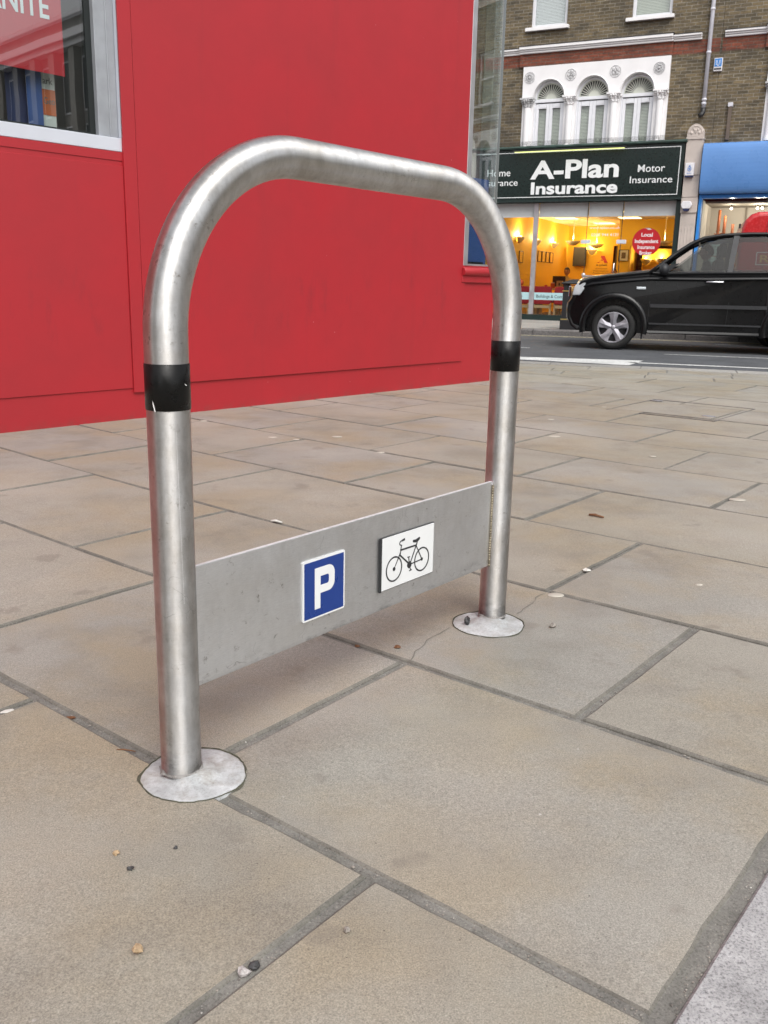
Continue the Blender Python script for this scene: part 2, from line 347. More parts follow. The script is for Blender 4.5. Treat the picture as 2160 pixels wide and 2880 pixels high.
# ------------------------------------------------------------------ mesh helpers
class MB:
    def __init__(s): s.v = []; s.f = []; s.sm = []
    def add(s, vs, fs, smooth=False):
        b = len(s.v); s.v += [tuple(p) for p in vs]; s.f += [tuple(b + i for i in f) for f in fs]; s.sm += [smooth] * len(fs); return s
    def box(s, x0, x1, y0, y1, z0, z1):
        if x0 > x1: x0, x1 = x1, x0
        if y0 > y1: y0, y1 = y1, y0
        if z0 > z1: z0, z1 = z1, z0
        return s.add([(x0, y0, z0), (x1, y0, z0), (x1, y1, z0), (x0, y1, z0), (x0, y0, z1), (x1, y0, z1), (x1, y1, z1), (x0, y1, z1)],
                     [(0, 3, 2, 1), (4, 5, 6, 7), (0, 1, 5, 4), (1, 2, 6, 5), (2, 3, 7, 6), (3, 0, 4, 7)])
    def bar(s, p, q, w, d=None, upv=(0, 0, 1)):
        p, q = Vector(p), Vector(q); d = d or w; a = (q - p).normalized(); u = Vector(upv)
        if abs(a.dot(u)) > .95: u = Vector((0, 1, 0))
        x = a.cross(u).normalized(); y = x.cross(a).normalized()
        vs = [c + x * i * w / 2 + y * j * d / 2 for c in (p, q) for i, j in ((-1, -1), (1, -1), (1, 1), (-1, 1))]
        return s.add(vs, [(0, 3, 2, 1), (4, 5, 6, 7), (0, 1, 5, 4), (1, 2, 6, 5), (2, 3, 7, 6), (3, 0, 4, 7)])
    def tube(s, pts, r, n=16, caps=True):
        pts = [Vector(p) for p in pts]; k = len(pts); rs = r if isinstance(r, (list, tuple)) else [r] * k
        t0 = (pts[1] - pts[0]).normalized(); u = Vector((0, 0, 1)) if abs(t0.z) < .9 else Vector((0, 1, 0))
        x = t0.cross(u).normalized(); vs = []
        for i, p in enumerate(pts):
            t = ((pts[min(i + 1, k - 1)] - p).normalized() + (p - pts[max(i - 1, 0)]).normalized()).normalized()
            x = (x - t * x.dot(t)).normalized(); y = t.cross(x)
            for j in range(n):
                a = 2 * PI * j / n; vs.append(p + (x * math.cos(a) + y * math.sin(a)) * rs[i])
        fs = [(i * n + j, i * n + (j + 1) % n, (i + 1) * n + (j + 1) % n, (i + 1) * n + j) for i in range(k - 1) for j in range(n)]
        s.add(vs, fs, True)
        if caps:
            b = len(s.v) - k * n
            s.f += [tuple(b + j for j in reversed(range(n))), tuple(b + (k - 1) * n + j for j in range(n))]; s.sm += [False, False]
        return s
    def prism(s, poly, a0, a1, axis='y', smooth=False):
        """2-D polygon extruded along axis. axis y: poly is (x, z); axis z: poly is (x, y); axis x: poly is (y, z)"""
        n = len(poly)
        f3 = {'y': lambda p, a: (p[0], a, p[1]), 'z': lambda p, a: (p[0], p[1], a), 'x': lambda p, a: (a, p[0], p[1])}[axis]
        vs = [f3(p, a0) for p in poly] + [f3(p, a1) for p in poly]
        s.add(vs, [tuple(range(n)), tuple(reversed(range(n, 2 * n)))] + [(i, n + i, n + (i + 1) % n, (i + 1) % n) for i in range(n)], smooth)
        return s
    def lathe(s, prof, n=24, c=(0, 0, 0), a0=0, a1=2 * PI, smooth=True):
        """profile of (r, z) turned about z at c"""
        full = abs(a1 - a0 - 2 * PI) < 1e-6; cnt = n if full else n + 1
        vs = [(c[0] + r * math.cos(a0 + (a1 - a0) * j / n), c[1] + r * math.sin(a0 + (a1 - a0) * j / n), c[2] + z) for r, z in prof for j in range(cnt)]
        fs = []
        for i in range(len(prof) - 1):
            for j in range(n):
                k = (j + 1) % cnt if full else j + 1
                fs.append((i * cnt + j, i * cnt + k, (i + 1) * cnt + k, (i + 1) * cnt + j))
        return s.add(vs, fs, smooth)
    def sphere(s, c, r, n=12, m=8, sc=(1, 1, 1)):
        vs = [(c[0] + r * sc[0] * math.sin(PI * i / m) * math.cos(2 * PI * j / n), c[1] + r * sc[1] * math.sin(PI * i / m) * math.sin(2 * PI * j / n), c[2] + r * sc[2] * math.cos(PI * i / m)) for i in range(m + 1) for j in range(n)]
        return s.add(vs, [(i * n + j, (i + 1) * n + j, (i + 1) * n + (j + 1) % n, i * n + (j + 1) % n) for i in range(m) for j in range(n)], True)
    def quad(s, a, b, c, d): return s.add([a, b, c, d], [(0, 1, 2, 3)])
    def build(s, name, mat, parent=None, bevel=0, seg=2, fix=True):
        me = bpy.data.meshes.new(name); me.from_pydata(s.v, [], s.f)
        me.polygons.foreach_set('use_smooth', s.sm); me.update()
        if fix:
            bm = bmesh.new(); bm.from_mesh(me); bmesh.ops.recalc_face_normals(bm, faces=bm.faces); bm.to_mesh(me); bm.free()
        me.materials.append(M[mat] if isinstance(mat, str) else mat)
        o = bpy.data.objects.new(name, me); COL.objects.link(o)
        if parent is not None: o.parent = parent
        if bevel:
            b = o.modifiers.new('bevel', 'BEVEL'); b.width = bevel; b.segments = seg; b.limit_method = 'ANGLE'; b.angle_limit = math.radians(35)
            b.harden_normals = False
        return o

def tag(o, label=None, cat=None, group=None, kind=None):
    if label: o['label'] = label
    if cat: o['category'] = cat
    if group: o['group'] = group
    if kind: o['kind'] = kind
    return o
def thing(name, label, cat, loc=(0, 0, 0), rz=0, group=None):
    o = bpy.data.objects.new(name, None); COL.objects.link(o); o.empty_display_size = .1
    o.location = loc; o.rotation_euler = (0, 0, rz); return tag(o, label, cat, group)
def copy_tree(o, parent=None):
    c = o.copy(); COL.objects.link(c)
    if parent is not None: c.parent = parent
    for ch in [x for x in SC.objects if x.parent == o]: copy_tree(ch, c)
    return c
def struct(o): o['kind'] = 'structure'; return o

def text(name, string, mat, parent, x, y, z, width=None, height=None, bold=0.0, depth=.004, align='LEFT', space=1.0):
    """lettering that faces local -Y; x is the left edge (or centre), z the baseline; height is the cap height"""
    cu = bpy.data.curves.new(name, 'FONT'); cu.body = string; cu.size = 1; cu.extrude = .5; cu.offset = bold; cu.space_character = space
    cu.align_x = 'LEFT'; cu.resolution_u = 4
    tmp = bpy.data.objects.new('tmp', cu); COL.objects.link(tmp)
    dg = bpy.context.evaluated_depsgraph_get(); dg.update()
    me = bpy.data.meshes.new_from_object(tmp.evaluated_get(dg)); bpy.data.objects.remove(tmp); bpy.data.curves.remove(cu)
    xs = [v.co.x for v in me.vertices]; ys = [v.co.y for v in me.vertices]
    x0, x1 = min(xs), max(xs); cap = .729
    sy = (height / cap) if height else None; sx = (width / (x1 - x0)) if width else sy
    sy = sy or sx
    for v in me.vertices:
        X = (v.co.x - x0) * sx - (0 if align == 'LEFT' else (x1 - x0) * sx / 2)
        v.co = (x + X, y - v.co.z * depth, z + v.co.y * sy)
    me.name = name; me.materials.clear(); me.materials.append(M[mat])
    o = bpy.data.objects.new(name, me); COL.objects.link(o)
    if parent is not None: o.parent = parent
    return o

def wall_holes(mb, x0, x1, z0, z1, holes, y0, y1):
    """wall plate facing -Y from y0 (front) to y1 with rectangular openings"""
    xs = sorted({x0, x1, *[h[0] for h in holes], *[h[1] for h in holes]}); zs = sorted({z0, z1, *[h[2] for h in holes], *[h[3] for h in holes]})
    def hole(a, b): return any(h[0] < a < h[1] and h[2] < b < h[3] for h in holes)
    for i in range(len(xs) - 1):
        for j in range(len(zs) - 1):
            cx, cz = (xs[i] + xs[i + 1]) / 2, (zs[j] + zs[j + 1]) / 2
            if hole(cx, cz): continue
            for y in (y0, y1): mb.quad((xs[i], y, zs[j]), (xs[i + 1], y, zs[j]), (xs[i + 1], y, zs[j + 1]), (xs[i], y, zs[j + 1]))
    for a, b, c, d in list(holes) + [(x0, x1, z0, z1)]:
        mb.quad((a, y0, c), (a, y1, c), (a, y1, d), (a, y0, d)); mb.quad((b, y0, c), (b, y1, c), (b, y1, d), (b, y0, d))
        mb.quad((a, y0, c), (b, y0, c), (b, y1, c), (a, y1, c)); mb.quad((a, y0, d), (b, y0, d), (b, y1, d), (a, y1, d))
    return mb

# ------------------------------------------------------------------ ground frame: u runs along the courses, v across them
YR = math.radians(38.1)
def UV(u, v):
    v2 = v + .013 * max(0, -u - 1) ** 2 * max(0, 1 - max(0, v - 3) / 4) if u < -1 else v
    return Vector((math.cos(YR) * u + math.sin(YR) * v2, -math.sin(YR) * u + math.cos(YR) * v2, 0))
RD = Vector((1, -.305, 0)).normalized()            # road direction
RN = Vector((RD.y * -1, RD.x, 0))                  # away from the camera
NEAR0 = Vector((1.42, 9.93, 0)); FAR0 = Vector((2.5, 17.62, 0))
def road_pt(base, t, off=0, z=0): p = base + RD * t + RN * off; return (p.x, p.y, z)

# ground under everything
g = MB().quad((-400, -400, -.16), (400, -400, -.16), (400, 400, -.16), (-400, 400, -.16)).build('ground', 'tarmac'); struct(g)
rw = (FAR0 - NEAR0).dot(RN)
rd = MB().quad(road_pt(NEAR0, -90, 0, -.1), road_pt(NEAR0, 90, 0, -.1), road_pt(NEAR0, 90, rw, -.1), road_pt(NEAR0, -90, rw, -.1)).build('road', 'tarmac'); struct(rd)

# paving slabs -------------------------------------------------------------
V = [-4.65, -4.04, -3.43, -2.82, -2.21, -1.6, -.99, -.38, .24, .85, 1.453, 2.072, 2.69, 3.32, 3.93, 4.52, 5.1, 5.7, 6.3, 6.9, 7.5, 8.1, 8.7, 9.3, 9.9, 10.5, 11.1, 11.7]
sm = MB(); tones = []
rng = random.Random(3)
def slab(u0, u1, v0, v1, fine, gap):
    hu, hv = gap * (.42 + .22 * rng.random()), gap * (.42 + .22 * rng.random())
    a, b, c, d = u0 + hu, u1 - hu, v0 + hv, v1 - hv
    if b - a < .03 or d - c < .03: return
    k = rng.random() * 900; dz = rng.uniform(-.0012, .0012); tx, ty = rng.uniform(-.0015, .0015), rng.uniform(-.0015, .0015)
    step = .045 if fine else 10
    ring = []
    def edge(p, q):
        L = math.hypot(q[0] - p[0], q[1] - p[1]); n = max(1, int(L / step))
        for i in range(n): ring.append((p[0] + (q[0] - p[0]) * i / n, p[1] + (q[1] - p[1]) * i / n))
    edge((a, c), (b, c)); edge((b, c), (b, d)); edge((b, d), (a, d)); edge((a, d), (a, c))
    cu, cv = (a + b) / 2, (c + d) / 2; n = len(ring); rings = []
    for off, z in ((0, -.022), (0, -.0045), (.002, -.0018), (.0055, 0), (.03, .0)):
        rr = []
        for (x, y) in ring:
            wv = 0
            if fine:
                q = noise.noise(Vector((x * 9 + k, y * 9, 0))) * .0048 + noise.noise(Vector((x * 37 + k, y * 37, 0))) * .0028
                wv = q if off < .02 else 0
            ex = max(-1, min(1, (x - cu) / max(1e-6, (b - a) / 2))); ey = max(-1, min(1, (y - cv) / max(1e-6, (d - c) / 2)))
            ix = (1 if abs(ex) > .999 else 0) * math.copysign(1, ex); iy = (1 if abs(ey) > .999 else 0) * math.copysign(1, ey)
            X = x - ix * (off + max(0, wv)); Y = y - iy * (off + max(0, wv))
            if off == .03 and not fine: X = x - ix * .03; Y = y - iy * .03
            # inner rings keep the order of points
            X = max(a + off, min(b - off, X)) if off > .01 else X; Y = max(c + off, min(d - off, Y)) if off > .01 else Y
            p = UV(X, Y); rr.append((p.x, p.y, z + dz + ex * tx + ey * ty))
        rings.append(rr)
    vs = [p for r in rings for p in r]; nr = len(rings)
    fs = [(i * n + j, i * n + (j + 1) % n, (i + 1) * n + (j + 1) % n, (i + 1) * n + j) for i in range(nr - 1) for j in range(n)] + [tuple((nr - 1) * n + j for j in range(n))]
    sm.add(vs, fs); tones.extend([k] * len(fs)); edgef.extend([1] * (3 * n) + [0] * (len(fs) - 3 * n))
edgef = []
for j in range(len(V) - 1):
    odd = (j % 2 == 0)                          # .85-1.453 is index 9 -> not even
    base = -.67 if not odd else -1.07
    if V[j] == .85: pass
    js = []
    b0 = -1.07 if (j % 2 == 1) else -.67         # index 9 (v=.85): odd course, joint at -1.07
    pitch = .825
    u = b0
    while u < -.3: u += pitch
    edges = [-.274]
    u = b0 if b0 < -.28 else b0 - pitch
    while u > -17: edges.append(u); u -= pitch * (1.0 + (.016 if u < -1.4 else 0))
    edges = sorted(edges)
    for a, b in zip(edges[:-1], edges[1:]):
        vc = (V[j] + V[j + 1]) / 2; dist = UV((a + b) / 2, vc).length
        slab(a, b, V[j], V[j + 1], dist < 4.2, (.0135) if dist < 2.4 else (.0085 if dist < 4 else .007))
    edges = [.09, b0 + pitch * 2] + [b0 + pitch * (3 + i) for i in range(16)]
    for a, b in zip(edges[:-1], edges[1:]):
        if b > a: slab(a, b, V[j], V[j + 1], False, .014)
def mesh_with_tone(mb, tones, name, mat, edges_=None):
    me = bpy.data.meshes.new(name); me.from_pydata(mb.v, [], mb.f)
    at = me.attributes.new('slab', 'FLOAT', 'FACE'); at.data.foreach_set('value', tones)
    me.materials.append(M[mat])
    if edges_: me.materials.append(M['joint_dirt']); me.polygons.foreach_set('material_index', edges_)
    me.update(); o = bpy.data.objects.new(name, me); COL.objects.link(o); return o
pav = mesh_with_tone(sm, tones, 'pavement', 'york_stone', edgef)
bm = bmesh.new(); bm.from_mesh(pav.data)
cut = NEAR0 - RN * 1.32
bmesh.ops.bisect_plane(bm, geom=bm.verts[:] + bm.edges[:] + bm.faces[:], plane_co=cut, plane_no=RN, clear_outer=True)
wc = Vector((.8694, 7.768, 0)); wx = Vector((.666, .746, 0)); wyv = Vector((-.746, .666, 0))
bm.to_mesh(pav.data); bm.free(); struct(pav)
# rows of small setts between the slabs and the road, laid along the road
sm = MB(); tones = []
def sett(t0, t1, o0, o1):
    k = rng.random() * 900; z = rng.uniform(-.001, .002); e = .006
    P = lambda t, o, zz: road_pt(NEAR0, t, o, zz)
    vs = [P(t0, o0, -.02), P(t1, o0, -.02), P(t1, o1, -.02), P(t0, o1, -.02), P(t0, o0, z - .003), P(t1, o0, z - .003), P(t1, o1, z - .003), P(t0, o1, z - .003), P(t0 + e, o0 + e, z), P(t1 - e, o0 + e, z), P(t1 - e, o1 - e, z), P(t0 + e, o1 - e, z)]
    fs = [(0, 1, 5, 4), (1, 2, 6, 5), (2, 3, 7, 6), (3, 0, 4, 7), (4, 5, 9, 8), (5, 6, 10, 9), (6, 7, 11, 10), (7, 4, 8, 11), (8, 9, 10, 11)]
    sm.add(vs, fs); tones.extend([k] * 9)
for i, (o0, o1) in enumerate(((-1.31, -.99), (-.975, -.66), (-.645, -.32))):
    t = -6 + .17 * (i % 3)
    while t < 9:
        L = rng.choice((.6, .75, .9)); sett(t, t + L - .014, o0, o1 - .002); t += L
st = mesh_with_tone(sm, tones, 'sett_paving', 'york_stone'); struct(st)
kb = MB()
t = -30
while t < 40:
    a, b = NEAR0 + RD * t - RN * .30, NEAR0 + RD * (t + .9) - RN * .30
    c = [road_pt(NEAR0, t, -.3), road_pt(NEAR0, t + .908, -.3), road_pt(NEAR0, t + .908, 0), road_pt(NEAR0, t, 0)]
    kb.add([(p[0], p[1], -.11) for p in c] + [(p[0], p[1], .001) for p in c], [(0, 1, 2, 3), (4, 5, 6, 7), (0, 1, 5, 4), (1, 2, 6, 5), (2, 3, 7, 6), (3, 0, 4, 7)]); t += .92
struct(kb.build('near_kerb', 'far_paving'))
# mortar bed below the slabs
mbed = MB().quad(road_pt(NEAR0, -60, 0, -.0055), road_pt(NEAR0, 60, 0, -.0055), road_pt(NEAR0, 60, -45, -.0055), road_pt(NEAR0, -60, -45, -.0055)).build('pavement_joints', 'mortar'); struct(mbed)
# pale granite edging at lower right
ge = MB()
for i, (a, b) in enumerate(((-2.0, -.62), (-.615, .30), (.305, 1.62), (1.625, 2.9), (2.905, 4.2), (4.205, 5.5), (5.505, 6.8), (6.805, 7.9))):
    q = [UV(-.257, a), UV(.07, a), UV(.07, b), UV(-.257, b)]; qi = [UV(-.253, a + .004), UV(.066, a + .004), UV(.066, b - .004), UV(-.253, b - .004)]
    ge.add([(p.x, p.y, -.03) for p in q] + [(p.x, p.y, -.003) for p in q] + [(p.x, p.y, .001) for p in qi], [(0, 1, 5, 4), (1, 2, 6, 5), (2, 3, 7, 6), (3, 0, 4, 7), (4, 5, 9, 8), (5, 6, 10, 9), (6, 7, 11, 10), (7, 4, 8, 11), (8, 9, 10, 11)])
struct(ge.build('granite_edging', 'granite'))
# hairline cracks in the slabs round the far footing
ck = MB()
for pts in (((.16, 2.007), (.149, 1.99), (.135, 1.968), (.12, 1.95), (.103, 1.927), (.097, 1.90), (.088, 1.88), (.074, 1.859), (.07, 1.83), (.062, 1.803)),
            ((.43, 2.271), (.41, 2.25), (.397, 2.233), (.392, 2.21), (.381, 2.188), (.366, 2.165), (.351, 2.144), (.345, 2.125), (.332, 2.11))):
    for i in range(len(pts) - 1):
        a, b = Vector((*pts[i], .0016)), Vector((*pts[i + 1], .0016)); d = (b - a).normalized(); nn = Vector((-d.y, d.x, 0)); w0 = .0005 + .0004 * ((i * 7) % 3); w1 = .0005 + .0004 * (((i + 1) * 7) % 3)
        ck.quad(a - nn * w0, b - nn * w1, b + nn * w1, a + nn * w0)
struct(ck.build('pavement_crack', 'joint_dirt'))
# loose grit lying in the joints: nobody could count it
gr = MB(); rg = random.Random(11)
def grain(p, r):
    vs = [(p[0] + rg.uniform(-1, 1) * .2 * r + dx * r, p[1] + dy * r, p[2] + dz * r * .8) for dx, dy, dz in ((1, .1, 0), (-1, 0, 0), (.1, 1, 0), (0, -1, .1), (0, .1, 1), (0, 0, -1))]
    gr.add(vs, [(0, 2, 4), (2, 1, 4), (1, 3, 4), (3, 0, 4), (2, 0, 5), (1, 2, 5), (3, 1, 5), (0, 3, 5)])
for _ in range(2400):
    if rg.random() < .55:
        v = rg.choice((.24, .85, .85, 1.453, 2.072, 2.69)); u = rg.uniform(-2.4, -.28); p = UV(u, v + rg.gauss(0, .004))
    elif rg.random() < .6:
        cs = rg.choice((((-.67, .24, .85)), (-1.07, .85, 1.453), (-.67, 1.453, 2.07), (-1.495, 1.453, 2.07), (-1.495, .24, .85), (-1.07, 2.07, 2.69), (-1.9, .85, 1.453)))
        p = UV(cs[0] + rg.gauss(0, .004), rg.uniform(cs[1], cs[2]))
    else: p = UV(-.26 + rg.gauss(0, .006), rg.uniform(.3, 1.6))
    grain((p.x, p.y, -.0045 + rg.uniform(0, .0015)), rg.uniform(.0006, .0017) * (1.9 if rg.random() < .04 else 1))
tag(gr.build('joint_grit', 'pebble_mix'), 'loose grit and sand lying in the joints between slabs', 'grit', kind='stuff')

# inspection cover framed in the paving
ic = thing('inspection_cover', 'flush rectangular access cover with thin metal frame set in the far pavement', 'cover', UV(-2.21, 6.03))
ic.rotation_euler = (0, 0, -YR)
f = MB()
for a, b, c, d in ((-.36, .36, -.405, -.397), (-.36, .36, .397, .405), (-.36, -.352, -.397, .397), (.352, .36, -.397, .397)): f.box(a, b, c, d, -.004, .003)
f.build('frame', 'kerb_stone', ic)
for x, y in ((-.31, .33), (.26, -.22)): MB().prism([(x + .045 * math.cos(a * PI / 6), y + .03 * math.sin(a * PI / 6)) for a in range(12)], .002, .0055, 'z').build('lifting_key_plate', 'aluminium', ic)

# road markings ------------------------------------------------------------
def stripe(name, pts, mat='road_paint'):
    o = MB().add([(p[0], p[1], -.096) for p in pts], [tuple(range(len(pts)))]).build(name, mat); return struct(o)
stripe('road_marking', [(-2.2, 13.1), (1.75, 11.83), (3.23, 11.62), (2.85, 10.86), (1.66, 11.38), (-2.3, 12.55)])
stripe('road_marking', [(2.95, 11.36), (2.98, 11.22), (10.5, 8.86), (10.5, 9.03)])
stripe('road_marking', [(3.86, 12.92), (3.86, 12.84), (9.6, 11.1), (9.6, 11.19)])
stripe('road_marking', [(.4, 14.16), (.4, 14.09), (2.1, 13.6), (2.1, 13.67)])
stripe('road_marking', [(3.05, 15.42), (3.05, 15.33), (4.9, 14.87), (4.9, 14.96)])
stripe('road_marking', [(5.5, 15.62), (5.5, 15.52), (9.5, 14.4), (9.5, 14.5)])
for off in (-.28, -.5): 
    stripe('yellow_line', [road_pt(FAR0, -25, off - .04)[:2], road_pt(FAR0, -25, off + .04)[:2], road_pt(FAR0, 40, off + .04)[:2], road_pt(FAR0, 40, off - .04)[:2]], 'yellow_line')
# far kerb and footway
kb = MB(); t = -40; i = 0
while t < 50:
    j = rng.uniform(-.006, .006)
    c = [road_pt(FAR0, t, j), road_pt(FAR0, t + .9, j), road_pt(FAR0, t + .9, .28), road_pt(FAR0, t, .28)]
    ci = [road_pt(FAR0, t, j + .03), road_pt(FAR0, t + .9, j + .03), road_pt(FAR0, t + .9, .28), road_pt(FAR0, t, .28)]
    kb.add([(p[0], p[1], -.11) for p in c] + [(p[0], p[1], -.02 + j) for p in c] + [(p[0], p[1], .006) for p in ci], [(0, 1, 5, 4), (1, 2, 6, 5), (2, 3, 7, 6), (3, 0, 4, 7), (4, 5, 9, 8), (5, 6, 10, 9), (6, 7, 11, 10), (7, 4, 8, 11), (8, 9, 10, 11)]); t += .915
struct(kb.build('far_kerb', 'kerb_stone'))
ff = MB().quad(road_pt(FAR0, -60, .27), road_pt(FAR0, 60, .27), road_pt(FAR0, 60, 40), road_pt(FAR0, -60, 40)).build('far_pavement', 'far_paving'); struct(ff)

# ================================================================== THE CYCLE STAND
RK = (-.3206, 1.3369, 0); RA = math.radians(90 - 38.26)
rack = thing('cycle_stand', 'brushed stainless steel hoop cycle stand with black bands and a plate carrying two small signs', 'cycle stand', RK, RA)
TR = .0320; TOP = 1.003 - TR; BR = .27; SP = .9478
path = [(0, 0, -.05)] + [(0, 0, z / 20 * (TOP - BR)) for z in range(21)]
path += [(BR - BR * math.cos(a * PI / 48), 0, TOP - BR + BR * math.sin(a * PI / 48)) for a in range(1, 25)]
path += [(BR + (SP - 2 * BR) * i / 8, 0, TOP) for i in range(1, 8)]
path += [(SP - BR + BR * math.sin(a * PI / 48), 0, TOP - BR + BR * math.cos(a * PI / 48)) for a in range(0, 25)]
path += [(SP, 0, (TOP - BR) * (1 - z / 20)) for z in range(1, 21)] + [(SP, 0, -.05)]
hoop = MB().tube(path, TR, 48).build('hoop', 'tube_steel', rack)
def grain_uv(o, f):
    ul = o.data.uv_layers.new(name='grain')
    for p in o.data.polygons:
        idx = [o.data.loops[l].vertex_index for l in p.loop_indices]
        for l, uvc in zip(p.loop_indices, f(idx, o.data)): ul.data[l].uv = uvc
def _tube_uv(idx, me):
    js = [i % 48 for i in idx]; wrap = 0 in js and 47 in js
    return [((i // 48) * .02, (1.0 if wrap and j == 0 else j / 48)) for i, j in zip(idx, js)]
grain_uv(hoop, _tube_uv)
for x in (0, SP):
    b = MB().lathe([(TR + .0002, .5945), (TR + .0011, .5950), (TR + .0011, .6610), (TR + .0002, .6615)], 48, (x, 0, 0)).build('black_band', 'black_tape', rack)
    if x == 0:
        # two chips in the band
        for (ang, zz, w_, h_) in ((-2.88, .602, .0028, .008), (-1.35, .632, .003, .0014)):
            c = Vector((math.cos(ang), math.sin(ang), 0)) * (TR + .0014); tx = Vector((-math.sin(ang), math.cos(ang), 0))
            p = [Vector((0, 0, zz)) + c + tx * w_ * dx + Vector((0, 0, h_ * dz)) for dx, dz in ((-1, 1), (-.2, .4), (.9, -1), (.2, -1.1), (-.8, .3))]
            MB().add(p, [(0, 1, 2, 3, 4)]).build('chip', 'scratch', b)
plate = MB().box(TR - .004, SP - TR + .004, -.003, .003, .140, .3420).build('plate', 'plate_steel', rack, .0008)
grain_uv(plate, lambda idx, me: [(me.vertices[i].co.z + me.vertices[i].co.y * .1, me.vertices[i].co.x) for i in idx])
MB().box(TR + .001, SP - TR - .001, -.0033, .0030, .3421, .3434).build('milled_edge_glint', 'milled_edge_glint', rack)  # pale strip on the plate top painted as the sky glint along its edge
for x, sgn in ((TR, 1), (SP - TR, -1)):
    wb = MB()
    for i in range(34): wb.sphere((x + sgn * (-.0005), -.0045, .142 + i * .006), .0038, 6, 4, (1, .8, 1.1))
    wb.build('weld_bead', 'weld', rack)
MB().box(SP - TR - .004, SP - TR + .004, -.0075, .0075, .335, .345).build('weld_bead', 'chrome', rack, .001)
# long pale scratch on the near leg
sc = MB()
for z0, z1, w_ in ((.30, .565, .00022),):
    for i in range(14):
        za, zb = z0 + (z1 - z0) * i / 14, z0 + (z1 - z0) * (i + 1) / 14
        a0, a1 = -1.83 - .10 * i / 14, -1.83 - .10 * (i + 1) / 14
        P = lambda a, z, dx: (math.cos(a) * (TR + .0002) + dx, math.sin(a) * (TR + .0002), z)
        sc.quad(P(a0, za, -w_), P(a0, za, w_), P(a1, zb, w_), P(a1, zb, -w_))
sc.build('scratch', 'scratch', rack)
# parking sign
def rrect(x0, x1, z0, z1, r, n=5):
    pts = []
    for cx, cz, a0 in ((x1 - r, z1 - r, 0), (x0 + r, z1 - r, 90), (x0 + r, z0 + r, 180), (x1 - r, z0 + r, 270)):
        for i in range(n + 1): a = math.radians(a0 + 90 * i / n); pts.append((cx + r * math.cos(a), cz + r * math.sin(a)))
    return pts
PX, PZ, PS = .2785, .179, .1155
ps = MB().prism(rrect(PX, PX + PS, PZ, PZ + PS, .004), -.0062, -.003).build('parking_sign', 'sign_white', rack)
tag(ps, 'blue square sign with white letter P')
MB().prism(rrect(PX + .0045, PX + PS - .0035, PZ + .0035, PZ + PS - .0045, .001), -.0065, -.0061).build('blue_panel', 'sign_blue', ps)
def arc(cx, cz, rx, rz, a0, a1, n=8): return [(cx + rx * math.cos(math.radians(a0 + (a1 - a0) * i / n)), cz + rz * math.sin(math.radians(a0 + (a1 - a0) * i / n))) for i in range(n + 1)]
outer = [(.277, .156), (.408, .156), (.408, .407)] + arc(.60, .555, .148, .148, -90, 0) + arc(.60, .69, .148, .15, 0, 90) + [(.277, .84)]
inner = [(.411, .539)] + arc(.575, .582, .037, .043, -90, 0, 4) + arc(.575, .650, .037, .041, 0, 90, 4) + [(.411, .691)]
def poly_hole(mb, outer, inner, y0, y1, tf):
    bm = bmesh.new()
    def loop(pts):
        vs = [bm.verts.new((*[tf(p)[0]], y1, tf(p)[1])) for p in pts]; return [bm.edges.new((vs[i], vs[(i + 1) % len(vs)])) for i in range(len(vs))]
    es = loop(outer) + (loop(inner) if inner else [])
    bmesh.ops.triangle_fill(bm, edges=es, use_beauty=True)
    r = bmesh.ops.extrude_face_region(bm, geom=bm.faces[:])
    for v in [x for x in r['geom'] if isinstance(x, bmesh.types.BMVert)]: v.co.y = y0
    bm.verts.index_update(); b = len(mb.v)
    mb.v += [tuple(v.co) for v in bm.verts]; fs = [tuple(b + v.index for v in f.verts) for f in bm.faces]; mb.f += fs; mb.sm += [False] * len(fs); bm.free(); return mb
poly_hole(MB(), outer, inner, -.0069, -.0064, lambda p: (PX + p[0] * .115, PZ + p[1] * .115)).build('letter', 'sign_white', ps)
# bicycle sign
BX, BZ, U = .5005, .1795, .0018
bs = MB().prism(rrect(BX, BX + .1838, BZ, BZ + .1125, .002), -.0048, -.003).build('cycle_sign', 'sign_black', rack)
tag(bs, 'white sign with black bicycle symbol')
MB().box(BX - .0005, BX + .0045, -.0075, -.0048, BZ, BZ + .1122).build('sign_edge', 'sign_black', bs)
MB().prism(rrect(BX + .003, BX + .1818, BZ + .0018, BZ + .1108, .0015), -.0062, -.0047).build('white_panel', 'sign_white', bs)
pic = MB(); yb0, yb1 = -.0068, -.0060
T = lambda p: (BX + p[0] * U, BZ + p[1] * U)
def ring(c, r, w):
    n = 40
    for i in range(n):
        a, b = 2 * PI * i / n, 2 * PI * (i + 1) / n
        q = [T((c[0] + (r - w * k) * math.cos(x), c[1] + (r - w * k) * math.sin(x))) for x, k in ((a, 0), (b, 0), (b, 1), (a, 1))]
        pic.prism(q, yb0, yb1)
def seg(a, b, w0, w1=None):
    w1 = w1 or w0; a, b = Vector(a), Vector(b); d = (b - a).normalized(); n = Vector((-d.y, d.x))
    pic.prism([T(a - n * w0 / 2), T(b - n * w1 / 2), T(b + n * w1 / 2), T(a + n * w0 / 2)], yb0 - .0001 * (len(pic.v) % 7 / 7), yb1)
def dot(c, r): pic.prism([T((c[0] + r * math.cos(i * PI / 8), c[1] + r * math.sin(i * PI / 8))) for i in range(16)], yb0 - .00013, yb1)
ring((25.5, 22.3), 14.8, 1.7); ring((78, 22.2), 14.6, 1.7)
dot((25.5, 22.3), 2.3); dot((78, 22.2), 2.0); dot((54, 20.8), 4.1)
seg((25.5, 22.3), (36.3, 38.5), .8, 1.7); seg((36.3, 37), (38.4, 48), 1.4); seg((36.2, 42), (66.4, 41.6), 1.9)
